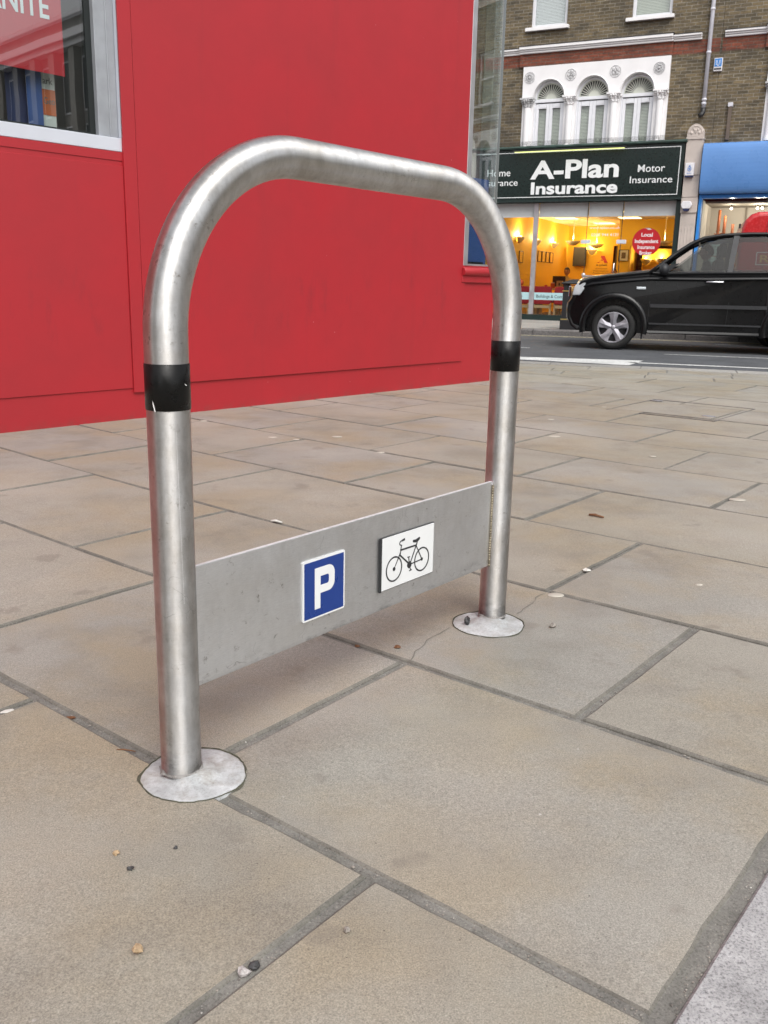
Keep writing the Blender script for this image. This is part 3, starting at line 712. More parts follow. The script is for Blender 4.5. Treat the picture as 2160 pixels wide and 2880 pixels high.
seg((34.5, 37.3), (53, 22.5), 1.9); seg((66.3, 41.6), (55.5, 22), 1.5); seg((66.3, 41), (78, 22.5), 1.3); seg((55, 21), (78, 22.0), 1.3)
seg((66.2, 40.5), (68.2, 45.5), 1.9); pic.prism([T(p) for p in ((59.5, 46.4), (60, 49), (66, 48.8), (72, 50.3), (73.6, 49.5), (73, 47.4), (68.5, 45.2), (64, 45.2))], yb0, yb1)
for a, b in (((38.2, 47.2), (35.2, 48.6)), ((35.4, 48.3), (34.4, 50.4)), ((34.4, 50.1), (36.5, 52.6)), ((36.2, 52.2), (40, 53.2))): seg(a, b, 1.3)
seg((38.5, 52.6), (44.3, 53.4), 2.0, 2.6)
seg((54, 20.8), (52.4, 30.3), 1.4); seg((50, 30.6), (54.8, 30.2), 1.2); seg((54, 20.8), (56.9, 13.6), 1.4); seg((54.2, 13.4), (58.8, 13.8), 1.2)
pic.build('bicycle_symbol', 'sign_black', bs)
# resin footings
def footing(cx, cy, r, seed):
    n = 72; rr = random.Random(seed); prof = []
    def R_(a): return r * (1 + .045 * noise.noise(Vector((math.cos(a) * 1.6, math.sin(a) * 1.6, seed))) + .022 * noise.noise(Vector((math.cos(a) * 8, math.sin(a) * 8, seed))))
    rings = ((1.0, -.012), (.995, .0004), (.975, .0016), (.9, .0022), (.6, .0030), (.46, .0045), (.38, .010), (.0, .010))
    vs = []; 
    for k, z in rings:
        for j in range(n):
            a = 2 * PI * j / n; q = R_(a) * k
            vs.append((cx + q * math.cos(a), cy + q * math.sin(a), z + .0012 * noise.noise(Vector((q * 60 * math.cos(a), q * 60 * math.sin(a), seed)))))
    fs = [(i * n + j, i * n + (j + 1) % n, (i + 1) * n + (j + 1) % n, (i + 1) * n + j) for i in range(len(rings) - 1) for j in range(n)]
    o = MB().add(vs, fs, True).build('footing', 'resin', rack)
    # dark rim of dirt and moss round it
    mr = MB(); vs = []
    for j in range(n):
        a = 2 * PI * j / n; q = R_(a); wd = .0006 + .0052 * max(0, noise.noise(Vector((math.cos(a) * 2.2, math.sin(a) * 2.2, seed + 4))) + .12) + .0012 * noise.noise(Vector((math.cos(a) * 11, math.sin(a) * 11, seed)))
        for k, z in ((q * .988, .0012), (q + wd * .4, .0030), (q + wd, .0012)): vs.append((cx + k * math.cos(a), cy + k * math.sin(a), z))
    mr.add(vs, [(3 * j + i, 3 * ((j + 1) % n) + i, 3 * ((j + 1) % n) + i + 1, 3 * j + i + 1) for j in range(n) for i in range(2)], True)
    mr.build('dirt_rim', 'moss', o)
lx = Vector((math.cos(RA), math.sin(RA), 0)); ly = Vector((-math.sin(RA), math.cos(RA), 0))
def loc_rk(u, v): p = UV(u, v) - Vector(RK); return p.dot(lx), p.dot(ly)
footing(*loc_rk(-1.057, .862), .0835, 3.0); footing(*loc_rk(-1.055, 1.757), .0845, 9.0)
for x in (0, SP):
    cr = MB(); n = 48; vs = []
    for j in range(n):
        a = 2 * PI * j / n; e = max(0, noise.noise(Vector((math.cos(a) * 2.4, math.sin(a) * 2.4, x * 5 + 1))))
        for k, z in ((TR + .0003, .0125 + .006 * e), (TR + .0010 + .004 * e, .0108), (TR + .0020 + .007 * e, .0092)): vs.append((x + k * math.cos(a), k * math.sin(a), z))
    cr.add(vs, [(3 * j + i, 3 * ((j + 1) % n) + i, 3 * ((j + 1) % n) + i + 1, 3 * j + i + 1) for j in range(n) for i in range(2)], True).build('mastic_ring', 'resin_dirty', rack)

# ================================================================== TERRACE ACROSS THE ROAD
FO = Vector((4.2186, 22.2638, 0)); FA = math.radians(-25.42)
fX = Vector((math.cos(FA), math.sin(FA), 0)); fY = Vector((-math.sin(FA), math.cos(FA), 0))
def FP(s, d, z=0): return FO + fX * s + fY * d + Vector((0, 0, z))
CX = .32          # centre line of a bay in facade coordinates

def arch_panel(parent, cx):
    """white stucco panel with three arched openings, columns, capitals, rosettes and casements"""
    X = lambda x: cx - CX + x
    opens = [(-1.06, -.345), (-.07, .66), (.93, 1.65)]; L, R, ZS, ZT = -1.33, 1.955, 4.985, 5.655
    p = MB(); y0, y1 = -.06, .17
    xs = [L] + [v for o in opens for v in o] + [R]
    for a, b in zip(xs[0::2], xs[1::2]): p.box(X(a), X(b), y0 + .05, y1, 3.85, ZS)       # piers
    for a, b in zip(xs[0::2], xs[1::2]): p.box(X(a), X(b), y0, y1, ZS, ZT)               # spandrel blocks
    for a, b in opens:
        c, r, n = (a + b) / 2, (b - a) / 2, 20
        pts = [(c - r * math.cos(PI * i / n), ZS + r * 1.06 * math.sin(PI * i / n)) for i in range(n + 1)]
        for i in range(n):
            (xa, za), (xb, zb) = pts[i], pts[i + 1]
            p.quad((X(xa), y0, za), (X(xb), y0, zb), (X(xb), y0, ZT), (X(xa), y0, ZT))
            p.quad((X(xa), y0, za), (X(xa), y1, za), (X(xb), y1, zb), (X(xb), y0, zb))
        p.quad((X(a), y0, ZT), (X(b), y0, ZT), (X(b), y1, ZT), (X(a), y1, ZT))
        # raised moulding round the arch
        pr = [(c - (r + .0) * math.cos(PI * i / n), ZS + r * 1.06 * math.sin(PI * i / n)) for i in range(n + 1)]
        p.tube([(X(q[0] + (c - q[0]) * -.03), y0 - .004, q[1] + .008) for q in pr], .013, 6)
    sur = p.build('window_surround', 'white_paint', parent, fix=False)
    for i, (x, k) in enumerate(((-1.195, 0), (-.205, 1), (.795, 2), (1.80, 3))):
        m_ = MB()
        m_.lathe([(.094, 3.85), (.094, 3.9), (.082, 3.93), (.082, 4.0), (.078, 4.75), (.074, 4.79)], 20, (X(x), -.03, 0))
        m_.build('column', 'white_paint', sur)
        c = MB(); c.lathe([(.078, 4.785), (.092, 4.797), (.092, 4.808), (.080, 4.815), (.09, 4.86), (.115, 4.92), (.14, 4.945)], 16, (X(x), -.03, 0))
        c.box(X(x) - .155, X(x) + .155, -.17, .10, 4.948, 4.983)
        for a in range(9):
            t_ = -PI + PI * a / 8
            for zz, rr_, sz in ((4.835, .095, .021), (4.885, .118, .026), (4.925, .142, .026)):
                if (a + int(zz * 1000) // 5) % 2 == 0 or zz > 4.9: c.sphere((X(x) + rr_ * math.cos(t_), -.03 + rr_ * math.sin(t_) * .9, zz), sz, 6, 5, (1, 1, 1.2))
        c.build('capital', 'relief_shade_white' if x < -1 else 'white_paint', sur)
        # rosette
        rx = (-1.175, -.215, .78, 1.725)[i]; rz = 5.42; q = MB()
        def tor(r, t_, yo=0):
            q.tube([(X(rx) + r * math.cos(2 * PI * j / 28), y0 - .003 - yo, rz + r * math.sin(2 * PI * j / 28)) for j in range(29)], t_, 6, False)
        tor(.118, .008)
        if k in (0, 3):
            tor(.062, .012, .004)
            for j in range(16): a = 2 * PI * j / 16; q.sphere((X(rx) + .09 * math.cos(a), y0 - .004, rz + .09 * math.sin(a)), .013, 6, 4, (1.4 if k else 1, .6, 1))
            q.sphere((X(rx), y0 - .008, rz), .030, 8, 6)
            tor(.04, .006, .002)
        else:
            for j in range(4):
                a = PI / 2 * j + (PI / 4 if k == 2 else PI / 2); q.sphere((X(rx) + .058 * math.cos(a), y0 - .004, rz + .058 * math.sin(a)), .042, 8, 6, (.95, .35, .95))
                a += PI / 4; q.bar((X(rx) + .03 * math.cos(a), y0 - .006, rz + .03 * math.sin(a)), (X(rx) + .10 * math.cos(a), y0 - .006, rz + .10 * math.sin(a)), .016, .01)
            q.sphere((X(rx), y0 - .01, rz), .022, 8, 6)
        q.build('rosette', 'relief_shade_white', sur)  # greyer tone stands in for shading so the relief shows
    for a, b in opens:
        a, b = X(a), X(b); c, r = (a + b) / 2, (b - a) / 2; yw = .10
        fr = MB(); fr.box(a, b, yw - .05, yw + .02, 4.895, 4.965)                       # transom
        for xa, xb in ((a, c), (c, b)):
            A_, B_ = xa + (.03 if xa == a else .0), xb - (.03 if xb == b else .0)
            for u0, u1, w0, w1 in ((A_, A_ + .075, 3.86, 4.872), (B_ - .075, B_, 3.86, 4.872), (A_ + .075, B_ - .075, 4.79, 4.872), (A_ + .075, B_ - .075, 3.86, 3.92)):
                fr.box(u0 + .002, u1 - .002, yw - .03, yw + .02, w0, w1)
            fr.box(A_ + .07, B_ - .07, yw - .045, yw - .031, 4.765, 4.785)
        for xa, xb in ((a, a + .029), (b - .029, b)): fr.box(xa, xb, yw - .04, yw + .02, 3.86, 4.893)
        rim = [(c - (r - .004) * math.cos(PI * i / 20), 4.967 + (r - .004) * 1.05 * math.sin(PI * i / 20)) for i in range(21)]
        fr.tube([(q[0], yw + .02, q[1]) for q in rim], .028, 6)
        wf = fr.build('arched_window', 'white_frame', parent, .004, 1)
        fan = MB()
        for i in range(17):
            t_ = PI * (i + .5) / 17; ca, sa = math.cos(t_), math.sin(t_)
            fan.bar((c + ca * r * .32, yw + .035, 4.97 + sa * r * .32), (c + ca * r * .88, yw + .035, 4.97 + sa * r * .88), .016, .02, (0, 1, 0))
        fan.prism([(c + r * .34 * math.cos(PI * i / 10), 4.968 + r * .34 * math.sin(PI * i / 10)) for i in range(11)], yw + .022, yw + .05)
        fan.prism([(c + r * .99 * math.cos(PI * i / 16), 4.968 + r * 1.03 * math.sin(PI * i / 16)) for i in range(17)] + [(c + r * .86 * math.cos(PI * i / 16), 4.968 + r * .9 * math.sin(PI * i / 16)) for i in range(16, -1, -1)], yw + .024, yw + .05)
        fan.build('fanlight', 'blind_slat', wf)
        MB().prism([(c + r * .9 * math.cos(PI * i / 16), 4.968 + r * .9 * math.sin(PI * i / 16)) for i in range(17)], yw + .06, yw + .07).build('fanlight_back', 'sign_black', wf)
        bl = MB(); z = 3.87
        while z < 4.80: bl.add([(a + .08, yw + .05, z), (b - .08, yw + .05, z), (b - .08, yw + .068, z + .026), (a + .08, yw + .068, z + .026)], [(0, 1, 2, 3)]); z += .03
        bl.build('blind', 'blind_slat', wf, fix=False)
        MB().quad((a + .05, yw + .012, 3.87), (b - .05, yw + .012, 3.87), (b - .05, yw + .012, 4.83), (a + .05, yw + .012, 4.83)).build('pane', 'window_glass', wf)
        MB().box(a, b, yw + .075, yw + .085, 3.86, 5.4).build('room_back', 'dark_room', wf)

def sash(parent, x0, x1, z0, z1, blind=True, cloth='blind_white'):
    f = MB(); y = .10
    for a, b, c, d in ((x0, x0 + .07, z0, z1), (x1 - .07, x1, z0, z1), (x0 + .07, x1 - .07, z0, z0 + .07), (x0 + .07, x1 - .07, z1 - .07, z1), (x0 + .07, x1 - .07, (z0 + z1) / 2 - .025, (z0 + z1) / 2 + .025)): f.box(a, b, y - .03, y + .03, c, d)
    w_ = f.build('sash_window', 'white_frame', parent, .004, 1)
    MB().quad((x0 + .05, y + .005, z0 + .05), (x1 - .05, y + .005, z0 + .05), (x1 - .05, y + .005, z1 - .05), (x0 + .05, y + .005, z1 - .05)).build('pane', 'window_glass', w_)
    b = MB(); z = z0 + .08
    if blind:
        while z < z1 - .05: b.add([(x0 + .06, y + .05, z), (x1 - .06, y + .05, z), (x1 - .06, y + .062, z + .028), (x0 + .06, y + .062, z + .028)], [(0, 1, 2, 3)]); z += .03
        b.build('blind', cloth, w_, fix=False)
    MB().box(x0, x1, y + .09, y + .1, z0, z1).build('room_back', 'dark_room', w_)
    MB().box(x0 - .11, x1 + .06, -.09, y - .03, z0 - .075, z0 - .002).build('sill', 'white_paint', parent, .006, 1)

def cornice(parent, cx, x0, x1):
    c = MB(); L, R = cx - CX - 1.43, cx - CX + 1.97
    for a, b, pr, dz in ((x0, L - .002, 0, 0), (L, R, .06, .02), (R + .002, x1, 0, 0)):
        for y, z0, z1 in ((.05, 5.925, 5.965), (.075, 5.968, 6.0), (.11, 6.003, 6.045 + dz)): c.box(a, b, -y - pr, .02, z0, z1)
    c.build('cornice', 'white_paint', parent, .006, 1)
    f = MB()
    f.box(x0, x1, -.12, .02, 6.047, 6.055); f.box(L - .02, R + .02, -.18, .02, 6.067, 6.076); f.build('cornice_flashing', 'cast_black', parent)
    r = MB(); r.box(cx - 2.61, L - .001, -.003, .02, 5.66, 5.924); r.box(L, R, -.055, .02, 5.66, 5.924); r.box(R + .001, cx + 2.61, -.003, .02, 5.66, 5.924)
    r.build('red_brick_band', 'red_brick', parent)

def shell(parent, cx, ztop, open_, matb='stock_brick', depth=9.5, panel=True):
    """brick front above the shop with openings, and plain sides, back and roof"""
    x0, x1 = cx - 2.63, cx + 2.63; X = lambda x: cx - CX + x
    holes = [(X(-1.33), X(1.955), 3.85, 5.655), (X(-1.23), X(-.40), 6.47, 8.05), (X(1.03), X(1.88), 6.47, 8.05)]
    w_ = MB(); wall_holes(w_, x0, x1, 3.84, 9.6, [h for h in holes], 0, .22)
    o = w_.build('wall', matb, parent, fix=False)
    s = MB(); s.box(x0, x0 + .2, .225, depth, 2.9, 9.6); s.box(x1 - .2, x1, .225, depth, 2.9, 9.6); s.box(x0, x1, depth, depth + .2, 0, 9.6)
    if not open_: s.box(x0, x0 + .1, .225, depth, 0, 2.9); s.box(x1 - .1, x1, .225, depth, 0, 2.9)
    s.build('side_wall', matb, parent)
    MB().box(x0 - .02, x1 + .02, -.18, depth + .2, 9.602, 9.75).build('roof', 'cast_black', parent)
    MB().box(x0, x1, -.12, -.002, 9.35, 9.6).build('parapet_moulding', 'cream_paint', parent)
    MB().box(x0 + .2, x1 - .2, .23, depth - .01, 3.0, 3.1).build('ceiling_slab', 'dark_room', parent)
    arch_panel(parent, cx); sash(parent, X(-1.23), X(-.40), 6.47, 8.05); sash(parent, X(1.03), X(1.88), 6.47, 8.05, cloth='blind_slat')

def pilaster(parent, x0, x1):
    p = MB(); xc = (x0 + x1) / 2
    p.box(x0, x1, -.16, .05, 0, .28); p.box(x0 + .01, x1 - .01, -.12, .05, .28, 2.42); p.box(x0, x1, -.15, .05, 2.42, 2.74)
    p.box(x0 + .005, x1 - .005, -.16, .05, 2.745, 3.2); p.box(x0 + .0, x1 - .0, -.18, .05, 3.2, 3.92); p.box(x0 - .01, x1 + .01, -.2, .05, 3.92, 3.97)
    pts = [(x0, 3.97)] + [(xc - (x1 - x0) / 2 * math.cos(PI * i / 12), 4.03 + .20 * math.sin(PI * i / 12)) for i in range(13)] + [(x1, 3.97)]
    p.prism(pts, -.2, .05)
    p.tube([(xc - .14 * math.cos(PI * i / 12), -.2, 4.03 + .155 * math.sin(PI * i / 12)) for i in range(13)], .012, 6)
    for dx in (-.08, .08): p.sphere((xc + dx, -.2, 4.05), .035, 8, 6, (1, .5, 1)); p.sphere((xc + dx * .5, -.2, 4.12), .03, 8, 6, (.8, .5, 1.3))
    p.sphere((xc, -.2, 4.08), .035, 8, 6, (.7, .5, 1.6))
    o = p.build('pilaster', 'cream_paint', parent, .008, 1)
    f = MB()
    for i in range(4): f.box(x0 + .06 + i * .065, x0 + .085 + i * .065, -.128, -.118, .6, 2.12)
    f.build('fluting', 'cream_paint', o, .006, 1)
    return o

# ---- the insurance office building
A = thing('brick_building', 'brown stock brick building with the dark green insurance shop front, white triple arched windows above', 'building', FO, FA)
shell(A, CX, 9.6, True); cornice(A, CX, -1.90, 2.55)
pilaster(A, 2.455, 2.80); pilaster(A, -2.82, -2.46)
# first floor strip of wall down to the sign
# dark green sign
fs_ = MB().box(-2.44, 2.435, -.18, .0, 2.745, 3.86).build('shop_sign', 'sign_green', A); 
MB().box(-2.45, 2.46, -.2, .02, 2.70, 2.743).build('sign_moulding', 'frame_green', A)
pin = MB()
for a, b, c, d in ((-2.36, 2.36, 3.785, 3.80), (-2.36, 2.36, 2.80, 2.815), (-2.36, -2.345, 2.815, 3.785), (2.345, 2.36, 2.815, 3.785)): pin.box(a, b, -.184, -.179, c, d)
pin.build('white_pinstripe', 'sign_white', fs_)
text('lettering', 'A-Plan', 'sign_white', fs_, -.99, -.185, 3.215, 2.04, .40, .028, .012)
text('lettering', 'Insurance', 'sign_white', fs_, -.96, -.185, 2.875, 2.01, .265, .030, .012)
text('lettering', 'Home', 'sign_white', fs_, -2.05, -.183, 3.29, .57, .165, .002, .006)
text('lettering', 'Insurance', 'sign_white', fs_, -2.21, -.183, 3.075, .92, .15, .002, .006)
text('lettering', 'Motor', 'sign_white', fs_, 1.47, -.183, 3.29, .58, .165, .002, .006)
text('lettering', 'Insurance', 'sign_white', fs_, 1.31, -.183, 3.06, .92, .15, .002, .006)
# lead roof over the sign, wavy
lf = MB(); n = 60; vs = []
for i in range(n + 1):
    x = -2.46 + 4.94 * i / n; wv = .016 * noise.noise(Vector((x * 3, 0, 0))) + .01 * noise.noise(Vector((x * 9, 3, 0)))
    vs += [(x, -.235, 3.868 + wv * .5), (x, -.25 + wv, 3.895 + wv), (x, -.23, 3.925 + wv), (x, -.0, 3.965 + wv * .4), (x, .0, 3.868)]
lf.add(vs, [(5 * i + j, 5 * (i + 1) + j, 5 * (i + 1) + (j + 1) % 5, 5 * i + (j + 1) % 5) for i in range(n) for j in range(5)] + [(4, 3, 2, 1, 0), tuple(5 * n + j for j in range(5))])
lf.build('lead_flashing', 'lead_green', A)
sp = MB(); rs = random.Random(5)
for i in range(170):
    x = -2.3 + 4.6 * i / 170
    for k in (-1, 0, 1): sp.bar((x, -.10, 3.95), (x + k * .018 + rs.uniform(-.004, .004), -.13 + k * .02, 4.045), .0022)
sp.build('bird_spikes', 'iron_edge', A)
tl = MB().box(-1.4, 1.2, -.33, -.26, 3.80, 3.835).build('sign_light', 'cast_black', A, .005, 1)
MB().box(-1.36, 1.16, -.325, -.27, 3.787, 3.799).build('lamp_tube', 'trough_glow', tl)
for x in (-1.2, .0, 1.0): MB().bar((x, -.27, 3.82), (x, -.18, 3.84), .02).build('bracket', 'cast_black', tl)
# glazed shop front
sf = MB(); sf.box(-2.455, 2.45, -.06, .10, -.02, .125); sf.box(2.345, 2.45, -.08, .12, .127, 2.70); sf.box(-2.455, -2.36, -.08, .12, .127, 2.70); sf.box(-2.36, 2.345, -.05, .08, 2.69, 2.742)
sff = sf.build('shopfront_frame', 'frame_green', A)
ml = MB(); ml.box(-.905, -.795, -.02, .06, .127, 2.69); ml.build('mullion', 'aluminium', sff, .004, 1)
for x in (.38, 1.18): MB().box(x - .006, x + .006, .0, .02, .127, 2.69).build('glass_joint', 'frame_green', sff)
for a, b in ((-2.36, -.906), (-.794, .372), (.388, 1.172), (1.188, 2.345)):
    MB().quad((a, .01, .127), (b, .01, .127), (b, .01, 2.69), (a, .01, 2.69)).build('shop_pane', 'shop_glass', A)
for a, b in ((-2.35, -.91), (-.79, .37), (.39, 1.17), (1.19, 2.34)): MB().box(a, b, .055, .06, 2.375, 2.69).build('roller_blind', 'blind_white', A)
for x in (.37, 1.19): 
    MB().box(x - .11, x + .11, -.015, .035, 1.77, 1.86).build('door_hinge', 'white_aluminium', A, .01, 2)
MB().tube([(1.08, -.03, .95), (1.08, -.07, .97), (1.08, -.07, 1.33), (1.08, -.03, 1.35)], .012, 8).build('door_handle', 'chrome', A)
# stickers on the glass
stk = MB().prism([(1.757 + .315 * math.cos(2 * PI * i / 48), 1.815 + .305 * math.sin(2 * PI * i / 48)) for i in range(48)], -.006, .004).build('round_sticker', 'sticker_red', A)
MB().prism([(1.757 + .30 * math.cos(a), 1.815 + .30 * math.sin(a) ) for a in [1.3 + .02 * i * 3 for i in range(9)]] + [(1.757 + .0 + .11 - .02 * i, 2.085 - .012 * math.sin(i / 8 * PI)) for i in range(6)], -.0075, -.0055).build('peeling_edge', 'paper', stk)
for s_, z, wd in (('Local', 1.93, .25), ('Independent', 1.79, .52), ('Insurance', 1.66, .38), ('Broker', 1.535, .27)):
    text('lettering', s_, 'sign_white', stk, 1.76, -.0065, z, wd, .085, .02, .002, 'CENTER')
text('web_lettering', 'www.aplan.co.uk', 'sign_white', A, .44, .003, 2.10, .70, .062, .004, .003)
text('phone_lettering', '0208 944 4121', 'sign_white', A, .49, .003, 1.94, .62, .068, .006, .003)
for a, b in ((-2.35, -.91), (-.79, .37), (.39, 1.17), (1.19, 2.34)):
    st_ = MB().box(a, b, -.002, .004, .475, .645).build('blue_strip', 'strip_blue', A)
    if b < .38:
        t_ = 'Buildings & Contents' if a > -1 else 'ds'
        text('lettering', t_, 'ink', st_, (-.79 + .06) if a > -1 else -1.17, -.0035, .525, .80 if a > -1 else .09, .075, .002, .002)
# inside of the office
inn = MB()
inn.quad((-2.30, .1, 0), (-2.30, 8.7, 0), (-2.30, 8.7, 2.72), (-2.30, .1, 2.72)); inn.quad((2.36, .2, 0), (2.36, 8.7, 0), (2.36, 8.7, 2.72), (2.36, .2, 2.72))
inn.box(-2.36, -.82, 8.6, 8.7, 0, 2.72); inn.box(-.60, -.14, 8.6, 8.7, 0, 2.72); inn.box(-.82, -.60, 8.6, 8.7, 2.1, 2.72)
inn.box(-.14, .22, 6.0, 6.12, 0, 2.72); inn.box(.22, 2.36, 6.0, 6.12, 1.99, 2.72); inn.box(.22, 2.36, 8.0, 8.08, 0, 1.99); inn.box(-.14, -.06, 6.12, 8.6, 0, 2.72)
inn.build('interior_wall', 'yellow_wall', A, fix=False)
MB().box(-.82, -.60, 8.9, 9.0, 0, 2.1).build('dark_doorway', 'shop_beige', A)
MB().quad((-2.36, .06, .02), (2.36, .06, .02), (2.36, 9, .02), (-2.36, 9, .02)).build('interior_floor', 'shop_carpet', A)
MB().quad((-2.36, .12, 2.72), (2.36, .12, 2.72), (2.36, 9, 2.72), (-2.36, 9, 2.72)).build('interior_ceiling', 'shop_ceiling', A)
ct = MB()
for i in range(1, 15): ct.box(-2.35, 2.35, .12 + i * .6 - .012, .12 + i * .6 + .012, 2.712, 2.7185)
for i in range(-3, 4): ct.box(i * .6 - .012, i * .6 + .012, .13, 8.6, 2.710, 2.7165)
ct.build('ceiling_grid', 'white_frame', A)
for x, y in ((-1.5, 2.8), (.3, 2.8), (1.5, 2.8), (-1.5, 5.2), (.3, 5.2), (-.9, 7.4)):
    MB().box(x - .28, x + .28, y - .28, y + .28, 2.700, 2.709).build('ceiling_lamp', 'warm_panel', A)
# wall logo
lg = MB(); zz = 1.57
lg.prism([(-1.33, zz), (-1.25, zz), (-1.205, zz + .07), (-1.10, zz + .07), (-1.085, zz), (-.97, zz), (-1.09, zz + .22), (-1.20, zz + .22), (-1.20, zz + .16), (-1.13, zz + .10), (-1.19, zz + .10), (-1.235, zz + .03)], 8.588, 8.599)
wl = lg.build('wall_logo', 'sticker_red', A)
text('lettering', 'a-plan', 'ink', wl, -1.34, 8.597, 1.475, .35, .07, .006, .004)
text('lettering', 'making insurance simple', 'ink', wl, -1.37, 8.597, 1.38, .40, .022, .0, .003)
text('lettering', 'Outstanding service', 'ink', wl, -1.42, 8.597, 1.30, .50, .038, .002, .003)
text('lettering', 'Experience & choice', 'ink', wl, -1.42, 8.597, 1.23, .54, .038, .002, .003)

def pt_light(name, p, e, col=(1, .72, .34), r=.05, parent=None):
    l = bpy.data.lights.new(name, 'POINT'); l.energy = e; l.color = col; l.shadow_soft_size = r
    o = bpy.data.objects.new(name, l); COL.objects.link(o); o.location = p
    if parent is not None: o.parent = parent
    return o
def uplight(label, s, d, z, rz, e=24):
    t = thing('wall_uplight', label, 'wall lamp', FP(s, d, z), FA + rz, 'half bowl uplights on the yellow office walls')
    MB().lathe([(.0, -.17), (.035, -.165), (.10, -.12), (.155, -.05), (.175, 0), (.16, .0), (.14, -.05), (.09, -.11), (.0, -.15)], 18, (0, 0, 0), PI, 2 * PI).build('bowl', 'plaster_lamp', t)
    MB().sphere((0, -.06, -.01), .045, 10, 8, (1, .8, 1)).build('bulb', 'warm_bulb', t)
    pt_light('bulb_light', (0, -.07, .07), e, parent=t); return t
uplight('lit half bowl wall light nearest the shop glass, left of the silver mullion', -2.29, 3.25, 2.10, PI / 2)
uplight('lit half bowl wall light just right of the silver mullion', -2.29, 4.9, 2.10, PI / 2)
uplight('lit half bowl wall light directly left of the wall television', -2.29, 6.75, 2.10, PI / 2)
uplight('lit half bowl wall light on the rear wall between television and red logo', -1.50, 8.59, 1.98, 0, 24)
uplight('lit small wall light below the round red sticker, left one of two', .14 + .2, 7.99, 1.68, 0, 7)
uplight('lit small wall light below the round red sticker, right one of two', .80, 7.99, 1.70, 0, 7)
def pendant(label, s, d, z):
    t = thing('pendant_lamp', label, 'pendant lamp', FP(s, d, z), FA, 'white bowl pendant lamps in the office')
    MB().lathe([(.0, -.13), (.08, -.115), (.17, -.06), (.22, 0), (.21, .0), (.16, -.055), (.08, -.10), (.0, -.115)], 24).build('bowl', 'plaster_lamp', t)
    MB().tube([(0, 0, -.10), (0, 0, 2.70 - z)], .012, 8).build('rod', 'plaster_lamp', t)
    MB().sphere((0, 0, -.04), .05, 10, 8).build('bulb', 'warm_bulb', t)
    pt_light('bulb_light', (0, 0, .05), 18, parent=t)
pendant('white bowl lamp hanging left of the glass door, above the television', -1.37, 5.6, 2.10)
pendant('white bowl lamp hanging behind the glass door', -.98, 6.9, 2.07)
pendant('white bowl lamp hanging behind the round red sticker', 1.5, 4.0, 2.02)
# framed pictures
def picture(name, label, s, d, z, w_, h_, rz, mat='paper', grp=None):
    t = thing(name, label, 'picture', FP(s, d, z), FA + rz, grp)
    f = MB()
    for a, b, c, e in ((-w_ / 2, w_ / 2, h_ - .018, h_), (-w_ / 2, w_ / 2, 0, .018), (-w_ / 2, -w_ / 2 + .018, .018, h_ - .018), (w_ / 2 - .018, w_ / 2, .018, h_ - .018)): f.box(a, b, -.02, 0, c, e)
    f.build('frame', 'dark_frame', t); MB().box(-w_ / 2 + .018, w_ / 2 - .018, -.012, -.002, .018, h_ - .018).build('print', mat, t)
    return t
names = ['first (leftmost) of the four narrow frames in a row', 'second of the four narrow frames in a row', 'third of the four narrow frames in a row', 'last (rightmost) of the four narrow frames in a row']
for i, d in enumerate((5.35, 5.78, 6.21, 6.64)): picture('framed_picture', 'thin black framed picture, ' + names[i], -2.295, d, 1.50, .34, .31, PI / 2, 'yellow_wall', 'four narrow frames in a row on the office wall')
picture('framed_picture', 'black framed picture on the yellow wall left of the silver mullion', -2.295, 3.55, 1.42, .34, .32, PI / 2, 'yellow_wall')
tp = picture('framed_photograph', 'framed portrait print with brown photo on the bright yellow partition beside the glass door', .05, 5.99, 1.55, .29, .33, 0)
MB().box(-.06, .06, -.016, -.0125, .08, .25).build('photo', 'wood_post', tp)
tv = thing('television', 'black flat screen television tilted on the yellow rear wall', 'television', FP(-1.85, 8.42, 1.75), FA)
MB().box(-.21, .21, -.04, .04, -.30, .30).build('case', 'plastic_black', tv, .012, 2); MB().box(-.185, .185, -.045, -.0405, -.27, .27).build('screen', 'sign_black', tv); MB().box(-.05, .05, .04, .17, -.08, .08).build('bracket', 'cast_black', tv)
# red chairs at the window
def chair(label, s):
    t = thing('red_chair', label, 'chair', FP(s, .62), FA, 'red upholstered chairs behind the shop glass')
    MB().prism(rrect(-.235, .235, .36, .79, .06), -.04, .04).build('backrest', 'chair_red', t, .015, 2)
    MB().box(-.24, .24, .06, .52, .40, .48).build('seat', 'chair_red', t, .02, 2)
    MB().box(-.24, .24, -.02, .03, .27, .34).build('rail', 'pale_wood', t)
    for x in (-.22, .22):
        for y in (.0, .49): MB().box(x - .02, x + .02, y - .02, y + .02, .02, .40).build('leg', 'pale_wood', t)
chair('red upholstered chair left of the silver mullion, under the blue strip', -1.33)
chair('red upholstered chair in the middle, right of the silver mullion', -.77)
chair('red upholstered chair partly hidden behind the litter bin', -.22)
dk = thing('office_desk', 'pale wooden office desk behind the red chairs', 'desk', FP(-1.15, 3.9), FA)
MB().box(-.75, .95, -.3, .45, .70, .74).build('desk_top', 'pale_wood', dk, .004, 1)
for x in (-.7, .88): MB().box(x, x + .04, -.28, .43, .02, .70).build('leg', 'pale_wood', dk)
d2 = thing('office_desk', 'second office desk deeper in the office below the red wall logo', 'desk', FP(.1, 4.7), FA)
MB().box(-.6, .7, -.2, .5, .70, .74).build('desk_top', 'pale_wood', d2, .004, 1)
for x in (-.56, .62): MB().box(x, x + .04, -.18, .48, .02, .70).build('leg', 'pale_wood', d2)
mo = thing('computer_monitor', 'black computer monitor seen from behind on the desk in front of the seated man', 'monitor', FP(-1.27, 3.95, .742), FA)
